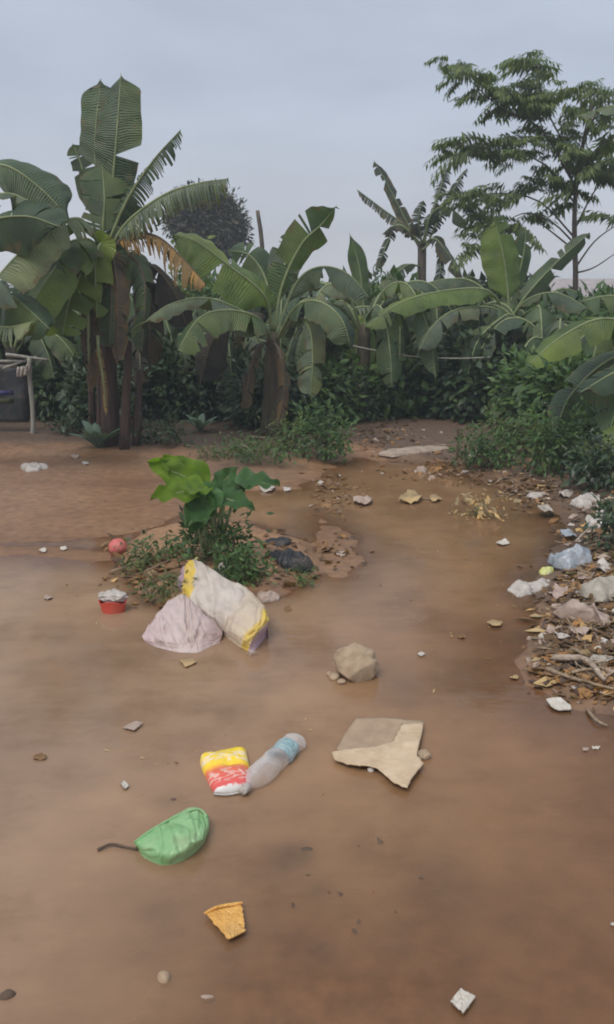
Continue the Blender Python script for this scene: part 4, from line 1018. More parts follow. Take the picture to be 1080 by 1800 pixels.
t.links.new(cc, p.inputs['Base Color']); p.inputs['Roughness'].default_value = .3; n3 = noise(t, 45, 3); bump(t, p, n3.outputs[0], .4, .003)
M['packet'] = m
pk = [(352, 1331), (378, 1318), (418, 1307), (432, 1311), (438, 1340), (442, 1362), (434, 1386), (402, 1393), (377, 1392), (364, 1370)]
root = empty('noodle_packet', P(396, 1352, 0)); tag(root, 'yellow and red food packet with white lower edge, beside the crushed bottle', 'packet')
mound('wrapper', pk, .035, M['packet'], parent=root, crump=.45, warp=.03, freq=16, seed=3, axis=((388, 1306), (402, 1396)), power=4, q=.5, base=0, rings=24)
for pts_ in (((355, 1338), (380, 1326), (424, 1315)), ((376, 1391), (402, 1392), (434, 1385))):
    V = []; Fc = []
    q = catmull([P(a, c_, .012) for a, c_ in pts_], 30); outv = (P(396, 1300, 0)-P(396, 1350, 0)).normalized()*(1 if pts_[0][1] < 1360 else -1)
    for i, v in enumerate(q):
        zz = .003*(i % 2)
        V += [v+Vector((0, 0, zz-.006))-outv*.004, v+outv*.012+Vector((0, 0, zz-.006))]
    for i in range(29): Fc.append((2*i, 2*i+1, 2*i+3, 2*i+2))
    o = mesh_obj('crimped_edge', V, Fc, M['yellow_film'] if pts_[0][1] < 1360 else M['white_film'], root); o.modifiers.new('s', 'SOLIDIFY').thickness = .002

m, t, p, o = newmat('clear_plastic')
p.inputs['Base Color'].default_value = (.82, .80, .78, 1); p.inputs['Roughness'].default_value = .12
tr = t.nodes.new('ShaderNodeBsdfTransparent'); tr.inputs[0].default_value = (.98, .98, .98, 1)
mx = t.nodes.new('ShaderNodeMixShader'); lw = t.nodes.new('ShaderNodeLayerWeight'); lw.inputs[0].default_value = .35
nn = noise(t, 22, 4); fac = mathn(t, 'ADD', mathn(t, 'MULTIPLY', lw.outputs['Facing'], .55), mathn(t, 'MULTIPLY', nn.outputs[0], .30), True)
bump(t, p, nn.outputs[0], .6, .006)
t.links.new(fac, mx.inputs[0]); t.links.new(tr.outputs[0], mx.inputs[1]); t.links.new(p.outputs[0], mx.inputs[2]); t.links.new(mx.outputs[0], o.inputs[0])
M['clear'] = m
M['label'] = plastic('teal_label', (.20, .34, .36), (.40, .50, .50), .35, 0, 20)
def bottle(pa, pb, R, label, mats=('clear', 'label', 'white_film'), seed=0, crush=.25, lab=(.55, .80), z=None, has_label=True, group=None):
    a = P(*pa, z if z is not None else .02); b_ = P(*pb, z if z is not None else .02)
    ax = (b_-a); L = ax.length; ax.normalize(); sd_ = ax.cross(Vector((0, 0, 1))).normalized(); up = sd_.cross(ax)
    root = empty('plastic_bottle', a); tag(root, label, 'bottle', group)
    prof = [(0, .30), (.06, .32), (.10, .34), (.18, .75), (.25, .98), (.4, 1), (.5, .93), (.55, 1), (.8, 1), (.85, .93), (.96, 1), (1, .75)]
    def rad(t_):
        for (x0, r0), (x1, r1) in zip(prof, prof[1:]):
            if t_ <= x1: return R*(r0+(r1-r0)*(t_-x0)/(x1-x0+1e-9))
        return R*.7
    def ring(t_, k, f=1.0, K=24):
        th = 2*math.pi*k/K; r_ = rad(t_)*f
        cr_ = 1-crush*(.5+.5*math.sin(th*2+seed+t_*9))*(.5+.5*math.sin(t_*23+th+seed))
        return a+ax*(t_*L)+sd_*math.cos(th)*r_*cr_+up*(math.sin(th)*r_*cr_*.8)
    def shell(t0, t1, n, f, name, mat, cap=True):
        V = []; Fc = []; UVs = []
        for i in range(n+1):
            t_ = t0+(t1-t0)*i/n
            for k in range(24): V.append(ring(t_, k, f)); UVs.append((k/24, t_))
        for i in range(n):
            for k in range(24): Fc.append((i*24+k, i*24+(k+1) % 24, (i+1)*24+(k+1) % 24, (i+1)*24+k))
        if cap: Fc.append(tuple(range(24))[::-1]); Fc.append(tuple(n*24+k for k in range(24)))
        mesh_obj(name, V, Fc, mat, root, UVs)
    shell(.07, 1, 40, 1, 'body', M[mats[0]])
    if has_label: shell(lab[0], lab[1], 10, 1.02, 'label', M[mats[1]], False)
    shell(-.02, .07, 3, 1.15, 'cap', M[mats[2]])
    return root
bottle((428, 1390), (522, 1300), .050, 'crushed clear plastic bottle with teal label, next to the yellow packet', lab=(.62, .84), seed=2, crush=.14)

# half-moon green film bag
gz_ = [([(236, 1479), (262, 1461), (300, 1439), (332, 1423), (352, 1421), (366, 1434)], [.03, .045, .055, .06, .055, .04]),
   ([(237, 1482), (264, 1472), (300, 1462), (334, 1452), (356, 1448), (367, 1446)], [.03, .05, .062, .066, .058, .04]),
   ([(240, 1487), (262, 1492), (294, 1496), (328, 1488), (354, 1472), (368, 1454)], [.02, .04, .048, .05, .045, .03]),
   ([(242, 1492), (256, 1509), (290, 1521), (326, 1511), (354, 1488), (367, 1464)], 0.0)]
loft('plastic_bag', gz_, M['green_plastic'], 'pale green plastic bag shaped like a half bowl, lying on the shallow water', 'bag', amp=.006, freq=14, seed=4, back=.02, folds=16, fd=.006)
o = tube('twig', [G(172, 1497)+Vector((0, 0, .006)), G(195, 1490)+Vector((0, 0, .012)), G(218, 1492)+Vector((0, 0, .008)), G(242, 1497)+Vector((0, 0, .008))], .005, .0035, M['twig'], None, 6, 12, .4)
tag(o, 'dark twig touching the left end of the green bag', 'twig')
gbag = bpy.data.objects['plastic_bag']
tube('rim', [P(237, 1481, .032), P(262, 1462, .050), P(300, 1440, .060), P(334, 1425, .064), P(352, 1423, .060), P(365, 1436, .044)], .004, .004, M['green_plastic'], gbag, 6, 30, .5)
# flattened orange cup
root = empty('paper_cup', P(400, 1622, 0)); tag(root, 'flattened orange paper cup, lying below the green bag', 'cup')
sheet('cup_side', [(361, 1608), (392, 1596), (424, 1590), (428, 1614), (432, 1642), (402, 1657), (380, 1632)], M['orange_card'], parent=root, thick=.004, lift=.008, curl=.010, seed=1)
tube('rim', [P(360, 1606, .018), P(384, 1594, .022), P(426, 1587, .018)], .0045, .0045, M['orange_card'], root, 6, 14)
# torn cardboard
M['card'] = rough_mat('torn_cardboard', (.44, .32, .20), (.60, .46, .31), 18, .85, .4, .004)
M['card_wet'] = rough_mat('wet_cardboard', (.30, .205, .13), (.40, .29, .19), 14, .6, .4, .004)
root = empty('cardboard_sheet', P(670, 1325, 0)); tag(root, 'torn piece of brown cardboard with a peeled lighter face, below the rock', 'cardboard')
sheet('wet_layer', [(592, 1322), (608, 1290), (626, 1268), (672, 1264), (744, 1272), (740, 1300), (734, 1330), (690, 1340), (640, 1335)], M['card_wet'], parent=root, thick=.005, lift=.004, curl=.008, seed=2, nb=90)
sheet('peeled_layer', [(584, 1324), (620, 1322), (660, 1318), (700, 1304), (712, 1290), (706, 1275), (745, 1273), (741, 1298), (733, 1330), (745, 1346), (724, 1372), (716, 1388), (690, 1378), (664, 1354), (640, 1350), (612, 1346), (588, 1336)], M['card'], parent=root, thick=.004, lift=.016, curl=.010, seed=3, nb=120)
c_ = G(745, 1332); ico('stone', c_+Vector((0, 0, .012)), (.026, .022, .020), M['rock'], 1, .15, label='small pale stone at the right edge of the cardboard', cat='stone')
c_ = G(652, 1356); ico('stone', c_+Vector((0, 0, .006)), (.012, .010, .010), M['white_paper'], 1, .15, label='tiny white pebble below the lower edge of the cardboard', cat='stone')
# rock
c_ = P(626, 1200, 0)+Vector((0, .08, 0))
ico('rock', c_+Vector((0, 0, .050)), (.108, .095, .092), M['rock'], 2, .16, 2.2, 5, .95, 'squarish tan rock standing in the water above the cardboard', 'rock')
for i, (px, py, s) in enumerate(((588, 1190, .028), (600, 1198, .022), (580, 1184, .016))):
    ico('pebble', P(px, py, .008), (s, s*.9, s*.7), M['rock'], i+2, .2, sub=3, facet=.7, label=('largest back pebble left of the tan rock', 'front pebble at the lower left foot of the tan rock', 'smallest outermost pebble left of the tan rock')[i], cat='pebble', group='pebbles beside the rock')

# ------------------------------------------------------------------ cocoyam plant and weeds on the mound
g0 = G(375, 985); taro = empty('cocoyam_plant', g0); tag(taro, 'young cocoyam with bright yellow-green leaves on the muddy mound', 'plant')
def heart_leaf(parent, tipdir, base, L, W, nrm, mat, seed, curl=.25, petiole_from=None):
    r = random.Random(seed); T = Vector(tipdir).normalized(); Sd = T.cross(Vector(nrm)).normalized(); Nn = Sd.cross(T)
    V = []; UVs = []; Fc = []; nr, nc = 16, 8
    for i in range(nr+1):
        t_ = i/nr
        for k in range(-nc, nc+1):
            u = k/nc
            wv = W*(math.sin(math.pi*min(1, t_*1.0)**.62))**.8 if t_ < 1 else 0
            back = -.20*L*(abs(u)**1.2)*(1-t_)**1.5
            p_ = base+T*(t_*L+back)+Sd*(u*wv/2)+Nn*(abs(u)*W*.13-curl*L*t_*t_+(.03*math.sin(t_*9+u*5+seed)+.085*abs(u)*math.sin(t_*17+seed*2+(2 if u > 0 else 0)))*L)
            V.append(p_); UVs.append((abs(u), t_))
    w_ = 2*nc+1
    for i in range(nr):
        for k in range(2*nc): q = i*w_+k; Fc.append((q, q+1, q+w_+1, q+w_))
    lf = mesh_obj('leaf', V, Fc, M[mat], parent, UVs)
    tube('midrib', [base-Nn*.003, base+T*L*.5+Nn*(-curl*L*.25-.004), base+T*L*.95+Nn*(-curl*L*.9-.004)], .005, .002, M['midrib'], lf, 5, 8)
    if petiole_from is not None:
        tube('petiole', [petiole_from, petiole_from.lerp(base, .6)+Vector((0, 0, .05)), base], .013, .006, M['midrib'], parent, 6, 8)
YC = g0.y
hub = g0+Vector((0, 0, .03))
for (bx, by, bd, tip, L, Wd, nr_, mt_, sd_) in (
    (352, 850, 0, (-1, -.2, .55), .34, .25, (-.2, -.9, .6), 'taro_bright', 1), (345, 862, -.1, (-.9, -.35, .05), .27, .21, (0, -.7, 1), 'taro_bright', 2),
    (338, 846, .05, (-.5, -.3, .5), .24, .17, (-.3, -.8, .6), 'taro_bright', 10), (356, 858, -.12, (-.2, -.5, .1), .2, .16, (0, -.7, .9), 'taro_bright', 11),
    (372, 868, -.1, (-.45, -.5, -.45), .26, .22, (-.2, -.9, .5), 'taro_dark', 3), (398, 862, .1, (.55, .1, .25), .24, .20, (0, -.6, 1), 'taro_dark', 4),
    (425, 846, .1, (1, 0, .05), .24, .19, (0, -.5, 1), 'taro_dark', 5), (362, 880, -.15, (-.5, -.4, -.9), .22, .18, (-.3, -1, .2), 'taro_dark', 6),
    (385, 856, .0, (.3, -.2, .4), .18, .15, (0, -.8, .6), 'taro_dark', 7), (330, 855, .1, (-.6, .2, .75), .26, .2, (0, -1, .3), 'taro_bright', 8),
    (395, 875, -.1, (.75, -.3, -.1), .2, .16, (0, -.6, 1), 'taro_dark', 9)):
    heart_leaf(taro, tip, at(bx, by, YC+bd), L, Wd, nr_, mt_, sd_, petiole_from=hub+Vector((rnd.uniform(-.05, .05), rnd.uniform(-.04, .04), 0)))
def weed(px, py, wpx, hpx, n, size, mat, label, seed, asp=.4, name='weed_clump', down=.2, group=None, cat='weeds'):
    g = G(px, py); k = (g.y)/F; wv = wpx*k/2; hh = hpx*k
    root = empty(name, g); tag(root, label, cat, group)
    V, T = leaf_cloud_data([tuple(g+Vector((q*wv*.6, rnd.uniform(-.3, .3)*wv, hh*.42))) for q in (-.8, 0, .8)], [(wv*.55, wv*.6, hh*.45)]*3, n, size, seed, max(8, n//18), shell=.2, asp=asp, downward=down)
    V[:, 2] = np.maximum(V[:, 2], g.z+.004)
    fast_mesh('foliage', V, T, M[mat], root)
    for i in range(4):
        e_ = g+Vector((rnd.uniform(-.7, .7)*wv, rnd.uniform(-.4, .4)*wv, hh*.7))
        tube('stem', [g-Vector((0, 0, .01)), g.lerp(e_, .5)+Vector((0, 0, hh*.1)), e_], .006, .002, M['midrib'], root, 4, 5)
for a in [
    (380, 990, 120, 95, 600, .055, 'sh_mid', 'dense weeds wrapped round the foot of the cocoyam', 1),
    (430, 1020, 95, 52, 520, .05, 'sh_mid', 'dark leafy weeds right behind the yellow-banded sack', 2),
    (300, 975, 120, 26, 320, .045, 'sh_mid', 'low green weeds right of the red ball', 3),
    (245, 1000, 90, 30, 250, .04, 'sh_olive', 'sparse trodden weeds between the red ball and the red tub', 4),
    (290, 1048, 80, 34, 300, .035, 'sh_olive', 'dry olive weeds left of the yellow-banded sack', 5),
    (525, 1022, 60, 18, 160, .03, 'sh_mid', 'small weeds beside the black plastic scrap', 6),
    (460, 815, 150, 50, 600, .05, 'sh_mid', 'grassy weeds behind the cocoyam at the foot of the central banana plant', 7),
    (400, 808, 130, 40, 500, .05, 'sh_olive', 'pale weeds behind the bright cocoyam leaves', 8),
    (505, 790, 90, 70, 600, .06, 'sh_olive', 'light olive weeds at the waterside right of the central banana plant', 9),
    (570, 810, 100, 110, 900, .07, 'sh_mid', 'green weeds left of the bleached plank', 10),
    (850, 822, 110, 90, 900, .06, 'sh_mid', 'fine leaved green weeds right of the bleached plank', 11),
    (900, 800, 110, 90, 700, .07, 'sh_olive', 'olive weeds below the glossy dark bush', 12),
    (980, 830, 120, 130, 900, .08, 'sh_mid', 'tall weeds above the white rubbish at the right', 13),
    (1050, 860, 100, 120, 700, .08, 'sh_dark', 'dark weeds at the right edge under the bright leaf', 14),
    (640, 740, 80, 90, 700, .08, 'sh_dark', 'dark weeds behind the stony path', 15),
    (290, 782, 120, 60, 500, .07, 'sh_dark', 'dark weeds at the foot of the hollow', 16),
    (1085, 960, 60, 110, 500, .06, 'sh_dark', 'dark weeds at the right edge beside the grey film', 17),
    (120, 762, 90, 30, 300, .06, 'sh_dark', 'low weeds between the shelter post and the tall banana plant', 18)]:
    weed(*a)
def agave(px, py, hpx, label, seed, n=13):
    g = G(px, py); hh = hpx*g.y/F; root = empty('spiky_plant', g); tag(root, label, 'plant'); r = random.Random(seed)
    for i in range(n):
        th = 2*math.pi*i/n+r.uniform(-.2, .2); sp_ = r.uniform(.25, .8); d = Vector((math.cos(th)*sp_, math.sin(th)*sp_, 1)).normalized(); L = hh*r.uniform(.8, 1.15)
        sd_ = d.cross(Vector((0, 0, 1))).normalized(); Wd = L*.13; V = []; Fc = []
        for j in range(7):
            t_ = j/6; wv = Wd*math.sin(math.pi*(.12+.88*t_))**.7+.002; c0 = g+d*(L*t_)-Vector((0, 0, 1))*(L*.35*t_*t_)+Vector((math.cos(th), math.sin(th), 0))*(L*.15*t_*t_)
            V += [c0-sd_*wv, c0-d.cross(sd_)*wv*.35, c0+sd_*wv]
        for j in range(6):
            for k in range(2): q = j*3+k; Fc.append((q, q+1, q+4, q+3))
        mesh_obj('leaf', V, Fc, M['sh_blue'], root)
agave(176, 792, 78, 'blue-green spiky plant at the foot of the tall banana plant', 1)
agave(352, 758, 50, 'small blue-green spiky plant in the dark hollow', 2, 9)

# ------------------------------------------------------------------ small things
def thing_ball():
    g = P(206, 972, 0); root = empty('ball', g); tag(root, 'faded red ball half sunk at the edge of the weeds', 'ball')
    ico('shell', g+Vector((0, .03, .035)), (.062, .062, .060), M['red_ball'], 1, .03, parent=root)
    tube('valve', [g+Vector((-.01, -.028, .055)), g+Vector((-.012, -.034, .058))], .006, .005, M['white_film'], root, 6, 3)
thing_ball()
# red tub with white crumpled film in it
g0 = P(197, 1078, 0)+Vector((0, .04, 0)); root = empty('plastic_tub', g0); tag(root, 'broken red plastic tub half sunk in the water left of the sacks', 'tub')
V = []; Fc = []; K = 32
prof = [(.0, .055), (.02, .058), (.045, .062), (.06, .066), (.066, .068), (.060, .060), (.03, .055), (.005, .050)]
for j, (z_, r_) in enumerate(prof):
    for k in range(K):
        th = 2*math.pi*k/K; V.append(g0+Vector((math.cos(th)*r_*1.15, math.sin(th)*r_, z_*(1+.15*math.sin(th*3)))))
for j in range(len(prof)-1):
    for k in range(K): Fc.append((j*K+k, j*K+(k+1) % K, (j+1)*K+(k+1) % K, (j+1)*K+k))
mesh_obj('tub_wall', V, Fc, M['red_plastic'], root)
mesh_obj('tub_base', [g0+Vector((math.cos(2*math.pi*k/K)*.060, math.sin(2*math.pi*k/K)*.052, .006)) for k in range(K)]+[g0+Vector((math.cos(2*math.pi*k/K)*.060, math.sin(2*math.pi*k/K)*.052, -.01)) for k in range(K)], [tuple(range(K)), tuple(range(2*K-1, K-1, -1))]+[(k, k+K, (k+1) % K+K, (k+1) % K) for k in range(K)], M['red_plastic'], root)
ico('plastic_scrap', g0+Vector((0, .015, .078)), (.075, .055, .034), M['white_film'], 5, .35, 3, label='crumpled white plastic heaped on the broken red tub', cat='plastic scrap')
# black scraps on the mound
mound('plastic_bag', [(470, 985), (492, 966), (520, 968), (545, 980), (552, 998), (520, 1004), (490, 1002)], .09, M['black_film'], 'torn black plastic bag on the mound right of the cocoyam', 'bag', crump=.7, freq=16, seed=6)
mound('plastic_bag', [(466, 948), (490, 942), (512, 950), (498, 960), (474, 958)], .03, M['black_film'], 'flat black plastic scrap behind the torn black bag', 'bag', crump=.7, freq=20, seed=7)
mound('plastic_scrap', [(446, 1048), (462, 1036), (488, 1042), (490, 1054), (462, 1060)], .04, M['pink_chip'], 'muddy pink plastic scrap at the right shoulder of the banded sack', 'plastic scrap', crump=.7, freq=24, seed=8)
mound('plastic_scrap', [(384, 1000), (396, 986), (406, 996), (402, 1012), (390, 1014)], .05, M['white_film'], 'small white plastic scrap in the weeds above the banded sack', 'plastic scrap', crump=.7, freq=30, seed=9)
# right bank rubbish
mound('plastic_bag', [(962, 984), (990, 968), (1020, 962), (1040, 975), (1044, 996), (1000, 1002), (975, 996)], .09, M['grey_film'], 'crumpled grey-blue plastic bag on the rubbish bank', 'bag', crump=1.1, warp=.12, hard=True, freq=14, seed=10)
mound('plastic_bag', [(893, 1034), (915, 1026), (945, 1018), (970, 1016), (972, 1032), (940, 1042), (908, 1050)], .045, M['white_film'], 'long pale pinkish plastic wrapper at the edge of the rubbish bank', 'wrapper', crump=1.1, warp=.12, hard=True, freq=16, seed=11)
mound('plastic_bag', [(1018, 1038), (1045, 1022), (1080, 1012), (1110, 1020), (1110, 1052), (1060, 1060), (1025, 1056)], .09, M['grey_tan_film'], 'muddy grey plastic sheet at the right edge above the pink-brown bag', 'plastic sheet', crump=1.1, warp=.12, hard=True, freq=11, seed=12)
mound('plastic_bag', [(972, 1064), (1000, 1056), (1035, 1064), (1062, 1078), (1076, 1096), (1068, 1108), (1046, 1094), (1010, 1088), (984, 1080)], .07, M['tan_film'], 'muddy pink-brown plastic bag stretched along the rubbish bank', 'bag', crump=1.1, warp=.12, hard=True, freq=10, seed=13)
mound('plastic_bag', [(1004, 884), (1020, 872), (1045, 868), (1062, 880), (1058, 892), (1020, 894)], .08, M['white_film'], 'crumpled white plastic bag at the top of the rubbish bank', 'bag', crump=1.1, warp=.12, hard=True, freq=14, seed=14)
mound('plastic_scrap', [(948, 1004), (962, 996), (974, 1000), (966, 1010), (952, 1010)], .03, M['yellow_film'], 'small pale yellow scrap between the grey bag and the long wrapper', 'plastic scrap', crump=.5, freq=30, seed=15)
mound('plastic_scrap', [(926, 870), (940, 864), (958, 868), (950, 877), (932, 877)], .035, M['white_film'], 'white scrap at the water edge left of the topmost white bag', 'plastic scrap', crump=.6, freq=24, seed=16)
weed(838, 908, 60, 36, 160, .07, 'tan_leaf', 'clump of tan dead leaves standing in the water below the plank', 44, name='leaf_clump', cat='dead leaves')
mound('plastic_scrap', [(38, 820), (52, 813), (80, 814), (80, 824), (48, 829)], .04, M['white_film'], 'white crumpled scraps on the mud in front of the shelter post', 'plastic scrap', crump=.9, freq=18, seed=18)
for i, (px, py, w_, mt_, lb) in enumerate([
    (1045, 930, 24, 'white_film', 'torn whitish film above the grey-blue bag at the right edge'), (1000, 946, 18, 'grey_film', 'grey film scrap behind the grey-blue bag'),
    (985, 1046, 20, 'tan_film', 'small muddy film just above the pink-brown bag'), (1062, 1000, 22, 'white_film', 'dirty white film right of the grey-blue bag'),
    (1020, 1118, 22, 'tan_film', 'muddy film fold below the pink-brown bag'), (990, 1120, 16, 'white_film', 'small pale film scrap left of the muddy film fold'),
    (1060, 1165, 24, 'grey_tan_film', 'muddy grey film at the right edge above the sticks'), (1050, 850, 24, 'white_film', 'pale film in the weeds above the topmost white bag'),
    (960, 905, 16, 'grey_tan_film', 'grey brown film at the water edge below the white scrap'), (1030, 1020, 18, 'tan_film', 'pinkish film between the grey-blue bag and the grey sheet')]):
    r = random.Random(i+500); n_ = 9
    poly = [(px+w_*math.cos(2*math.pi*k/n_)*r.uniform(.55, 1.15), py-w_*.42*math.sin(2*math.pi*k/n_)*r.uniform(.55, 1.2)) for k in range(n_)]
    sheet('plastic_film', poly, M[mt_], lb, 'plastic film', seed=500+i, curl=.055, thick=.002, rings=14, nb=54, freq=9, lift=.0)
sheet('paper_scrap', [(960, 1233), (985, 1231), (1003, 1242), (1005, 1250), (982, 1250), (970, 1246)], M['white_paper'], 'pale pinkish paper scrap below the long sticks', 'paper', seed=4, curl=.012, thick=.006)
sheet('paper_scrap', [(792, 1762), (810, 1740), (836, 1754), (815, 1783)], M['white_paper'], 'small square white paper at the bottom of the photo', 'paper', seed=5, curl=.005, thick=.005)
sheet('paper_scrap', [(872, 956), (888, 949), (896, 956), (884, 960)], M['white_paper'], 'small white floating scrap in open water left of the grey-blue bag', 'paper', seed=6, curl=.01, thick=.006)
sheet('paper_scrap', [(734, 1150), (740, 1147), (748, 1150), (741, 1154)], M['white_paper'], 'tiny white floating scrap right of the tan rock', 'paper', seed=7, curl=.006)
sheet('leaf_scrap', [(856, 1096), (866, 1090), (884, 1094), (880, 1103), (864, 1103)], M['tan_leaf'], 'yellowish floating leaf in open water left of the pink-brown bag', 'leaf', seed=8, curl=.015)
sheet('leaf_scrap', [(316, 1162), (338, 1158), (346, 1165), (326, 1174)], M['tan_leaf'], 'tan dry leaf just below the pink sack', 'leaf', seed=9, curl=.012)
sheet('leaf_scrap', [(216, 1280), (238, 1271), (252, 1273), (236, 1286)], M['pink_chip'], 'pale leaf in the shallow water upper left of the yellow packet', 'leaf', seed=10, curl=.01)
sheet('paper_scrap', [(212, 1378), (218, 1374), (227, 1382), (220, 1388)], M['white_paper'], 'tiny white scrap above the green bag', 'paper', seed=11, curl=.008)
mound('clod', [(277, 1712), (288, 1703), (300, 1714), (294, 1728), (280, 1726)], .018, M['card_wet'], 'small pale clod below and left of the orange cup', 'clod', crump=.5, freq=30, seed=19)
mound('clod', [(0, 1748), (14, 1736), (28, 1745), (18, 1756), (2, 1758)], .014, M['twig'], 'small dark clod in the bottom left corner', 'clod', crump=.5, freq=30, seed=20)
for i, (px, py, wd_, lb, mt_) in enumerate([
    (470, 860, 15, 'white plastic scrap behind the dark right-hand cocoyam leaf', 'white_film'), (505, 861, 9, 'round white scrap right of the elongated white one behind the cocoyam', 'white_film'),
    (150, 815, 7, 'small white scrap on the mud below the spiky plant', 'white_film'), (132, 803, 9, 'flat whitish chip on the mud above the small white scrap', 'pink_chip'),
    (640, 884, 20, 'pale leaf clump in the water left of the pair of reeds', 'pink_chip'), (722, 880, 22, 'long pale leaf floating below the middle of the plank', 'tan_leaf'),
    (765, 879, 12, 'short tan leaf floating right of the long pale one', 'tan_leaf'), (740, 826, 14, 'pale stone on the shore just below the plank', 'pink_chip'),
    (575, 886, 14, 'reddish clod on the shore left of the pale leaf clump', 'dry_leaf'), (600, 975, 10, 'whitish chip on the small mud patch right of the mound', 'pink_chip'),
    (812, 1120, 9, 'dry leaf bit in the open water above the greenish reflection', 'dry_leaf'), (955, 1118, 11, 'cream stone at the tip of the rubbish bank', 'white_paper'),
    (932, 1122, 7, 'small pale stone left of the cream stone', 'pink_chip'), (1052, 1141, 10, 'cream stone near the right edge above the sticks', 'white_paper'),
    (1030, 1318, 7, 'dull chip in the water below the bent twig', 'pink_chip'), (1048, 1315, 7, 'cream chip at the right edge below the bent twig', 'white_paper'),
    (962, 1160, 7, 'cream pebble at the left end of the sticks', 'white_paper'), (885, 1296, 0, '', ''), (76, 968, 8, 'pale chip on the low mud ridge far left', 'white_paper'),
    (112, 966, 8, 'pale chip on the mud ridge left of the red ball', 'white_paper'), (85, 1052, 8, 'pale chip in the water far left below the ridge', 'pink_chip'),
    (905, 1192, 9, 'thin straw floating left of the long sticks', 'tan_leaf'), (70, 1332, 12, 'dark leaf in the shallow water at the left edge', 'dry_leaf'), (364, 1752, 12, 'faint pale straw under the water right of the clod', 'pink_chip'),
    (1077, 1625, 6, 'small white chip at the right edge', 'white_paper'), (305, 1405, 6, 'dark speck above the green bag', 'twig'), (540, 1492, 10, 'dark clod in the mud right of the green bag', 'twig'),
    (995, 870, 14, 'pale chip left of the topmost white bag', 'white_film'), (1060, 905, 16, 'whitish sheet scrap below the topmost white bag', 'white_film'), (832, 800, 12, 'whitish stone beside the stake', 'white_film'), (935, 775, 14, 'pale plastic scrap in the weeds at the back of the bank', 'white_film')]):
    if not wd_: continue
    r = random.Random(i); nn_ = 7
    poly = [(px+wd_*math.cos(2*math.pi*k/nn_)*r.uniform(.7, 1.1), py-wd_*.45*math.sin(2*math.pi*k/nn_)*r.uniform(.7, 1.1)) for k in range(nn_)]
    dist = G(px, py).y
    nm = 'stone' if 'stone' in lb or 'pebble' in lb else 'clod' if 'clod' in lb or 'speck' in lb else 'leaf_scrap' if 'leaf' in lb or 'straw' in lb else 'plastic_scrap' if 'scrap' in lb and 'plastic' in lb else 'chip'
    if nm not in ('stone', 'clod'):
        sheet(nm, poly, M[mt_], lb, {'leaf_scrap': 'leaf', 'plastic_scrap': 'plastic scrap', 'chip': 'litter'}[nm], seed=30+i, curl=wd_*dist/F*.45, thick=.003, rings=5, nb=21, freq=1.6*F/(wd_*dist), lift=.002)
        continue
    mound(nm, poly, wd_*dist/F*(.35 if nm in ('leaf_scrap', 'clod') else .75), M[mt_], lb, {'stone': 'stone', 'clod': 'clod', 'leaf_scrap': 'leaf', 'plastic_scrap': 'plastic scrap', 'chip': 'litter'}[nm], crump=.6, freq=30, seed=30+i, rings=7, nb=24)

# plank, stake, stump, sticks
root = empty('plank', G(634, 792)); tag(root, 'long bleached broken plank lying on the shore at the end of the path', 'plank')
mound('board', [(664, 799), (690, 803), (730, 799), (770, 795), (806, 788), (800, 780), (770, 781), (740, 786), (700, 791), (676, 793)], .05, M['plank'], parent=root, crump=.55, freq=7, warp=.05, hard=True, power=5, q=.5, base=G(730, 799).z, seed=41)
mound('split_board', [(632, 793), (650, 798), (678, 802), (690, 797), (672, 792), (645, 789)], .03, M['plank'], parent=root, crump=.55, freq=9, warp=.05, hard=True, power=5, q=.5, base=G(660, 799).z, seed=42)
g0 = G(803, 808); tag(tube('stake', [g0-Vector((0, 0, .05)), at(806, 776, g0.y), at(805, 752, g0.y)], .016, .012, M['twig'], None, 6, 8, .3), 'short dark stake standing at the right end of the plank', 'stake')
g0 = G(632, 735); tag(tube('stump', [g0-Vector((0, 0, .05)), at(632, 700, g0.y), at(633, 676, g0.y)], .055, .045, M['plank'], None, 9, 8, .25), 'pale broken stump at the back of the path', 'stump')
g0 = G(922, 800)
for i, (a, c_, lb) in enumerate((((742, 826), (742, 800), ''),)): pass
def stick(pts_, r0, lb, r1=None, mat='stick', lift=.012, cat='stick', group=None):
    q = [G(a, c)+Vector((0, 0, lift+(d if d else 0))) for a, c, d in pts_]
    o = tube('stick', q, r0, r1 or r0*.6, M[mat], None, 7, 16, .45, int(pts_[0][0]*7+pts_[0][1])); tag(o, lb, cat, group); return o
stick([(960, 1180, 0), (1000, 1196, .005), (1040, 1210, .01), (1100, 1228, .02)], .010, 'long thin brown stick reaching past the right edge', lift=.012)
stick([(972, 1163, 0), (1000, 1170, .02), (1030, 1178, .03), (1062, 1210, .02)], .017, 'thick pale stick above the long thin one', lift=.02, mat='plank')
stick([(1004, 1190, .01), (1030, 1188, .02), (1046, 1192, .03)], .008, 'short pale stick between the two big sticks', lift=.012)
stick([(1040, 1178, .02), (1064, 1181, .04)], .008, 'short stick crossing above the thick pale one', lift=.012)
stick([(1000, 1144, 0), (1014, 1155, .02), (1024, 1162, .02)], .011, 'short curved pale stick above the thick one', lift=.012)
stick([(1032, 1250, 0), (1042, 1266, .01), (1052, 1274, .008), (1068, 1278, 0)], .008, 'bent twig in the water under the long stick', lift=.006)
stick([(1012, 962, .02), (1030, 952, .06), (1060, 938, .10)], .010, 'pale stick leaning up behind the grey-blue bag', lift=.02, mat='plank')
stick([(1040, 892, .02), (1080, 890, .05), (1120, 893, .05)], .014, 'pale stick beside the topmost white bag', lift=.02, mat='plank')
stick([(115, 745, .01), (150, 742, .03)], .02, 'pale stick lying between the shelter post and the spiky plant', lift=.02)
stick([(440, 772, .01), (470, 776, .02)], .018, 'pale stick at the foot of the central banana plant', lift=.02)
stick([(700, 881, 0), (735, 878, .01), (772, 881, 0)], .008, 'straight reed floating below the plank', lift=.004)
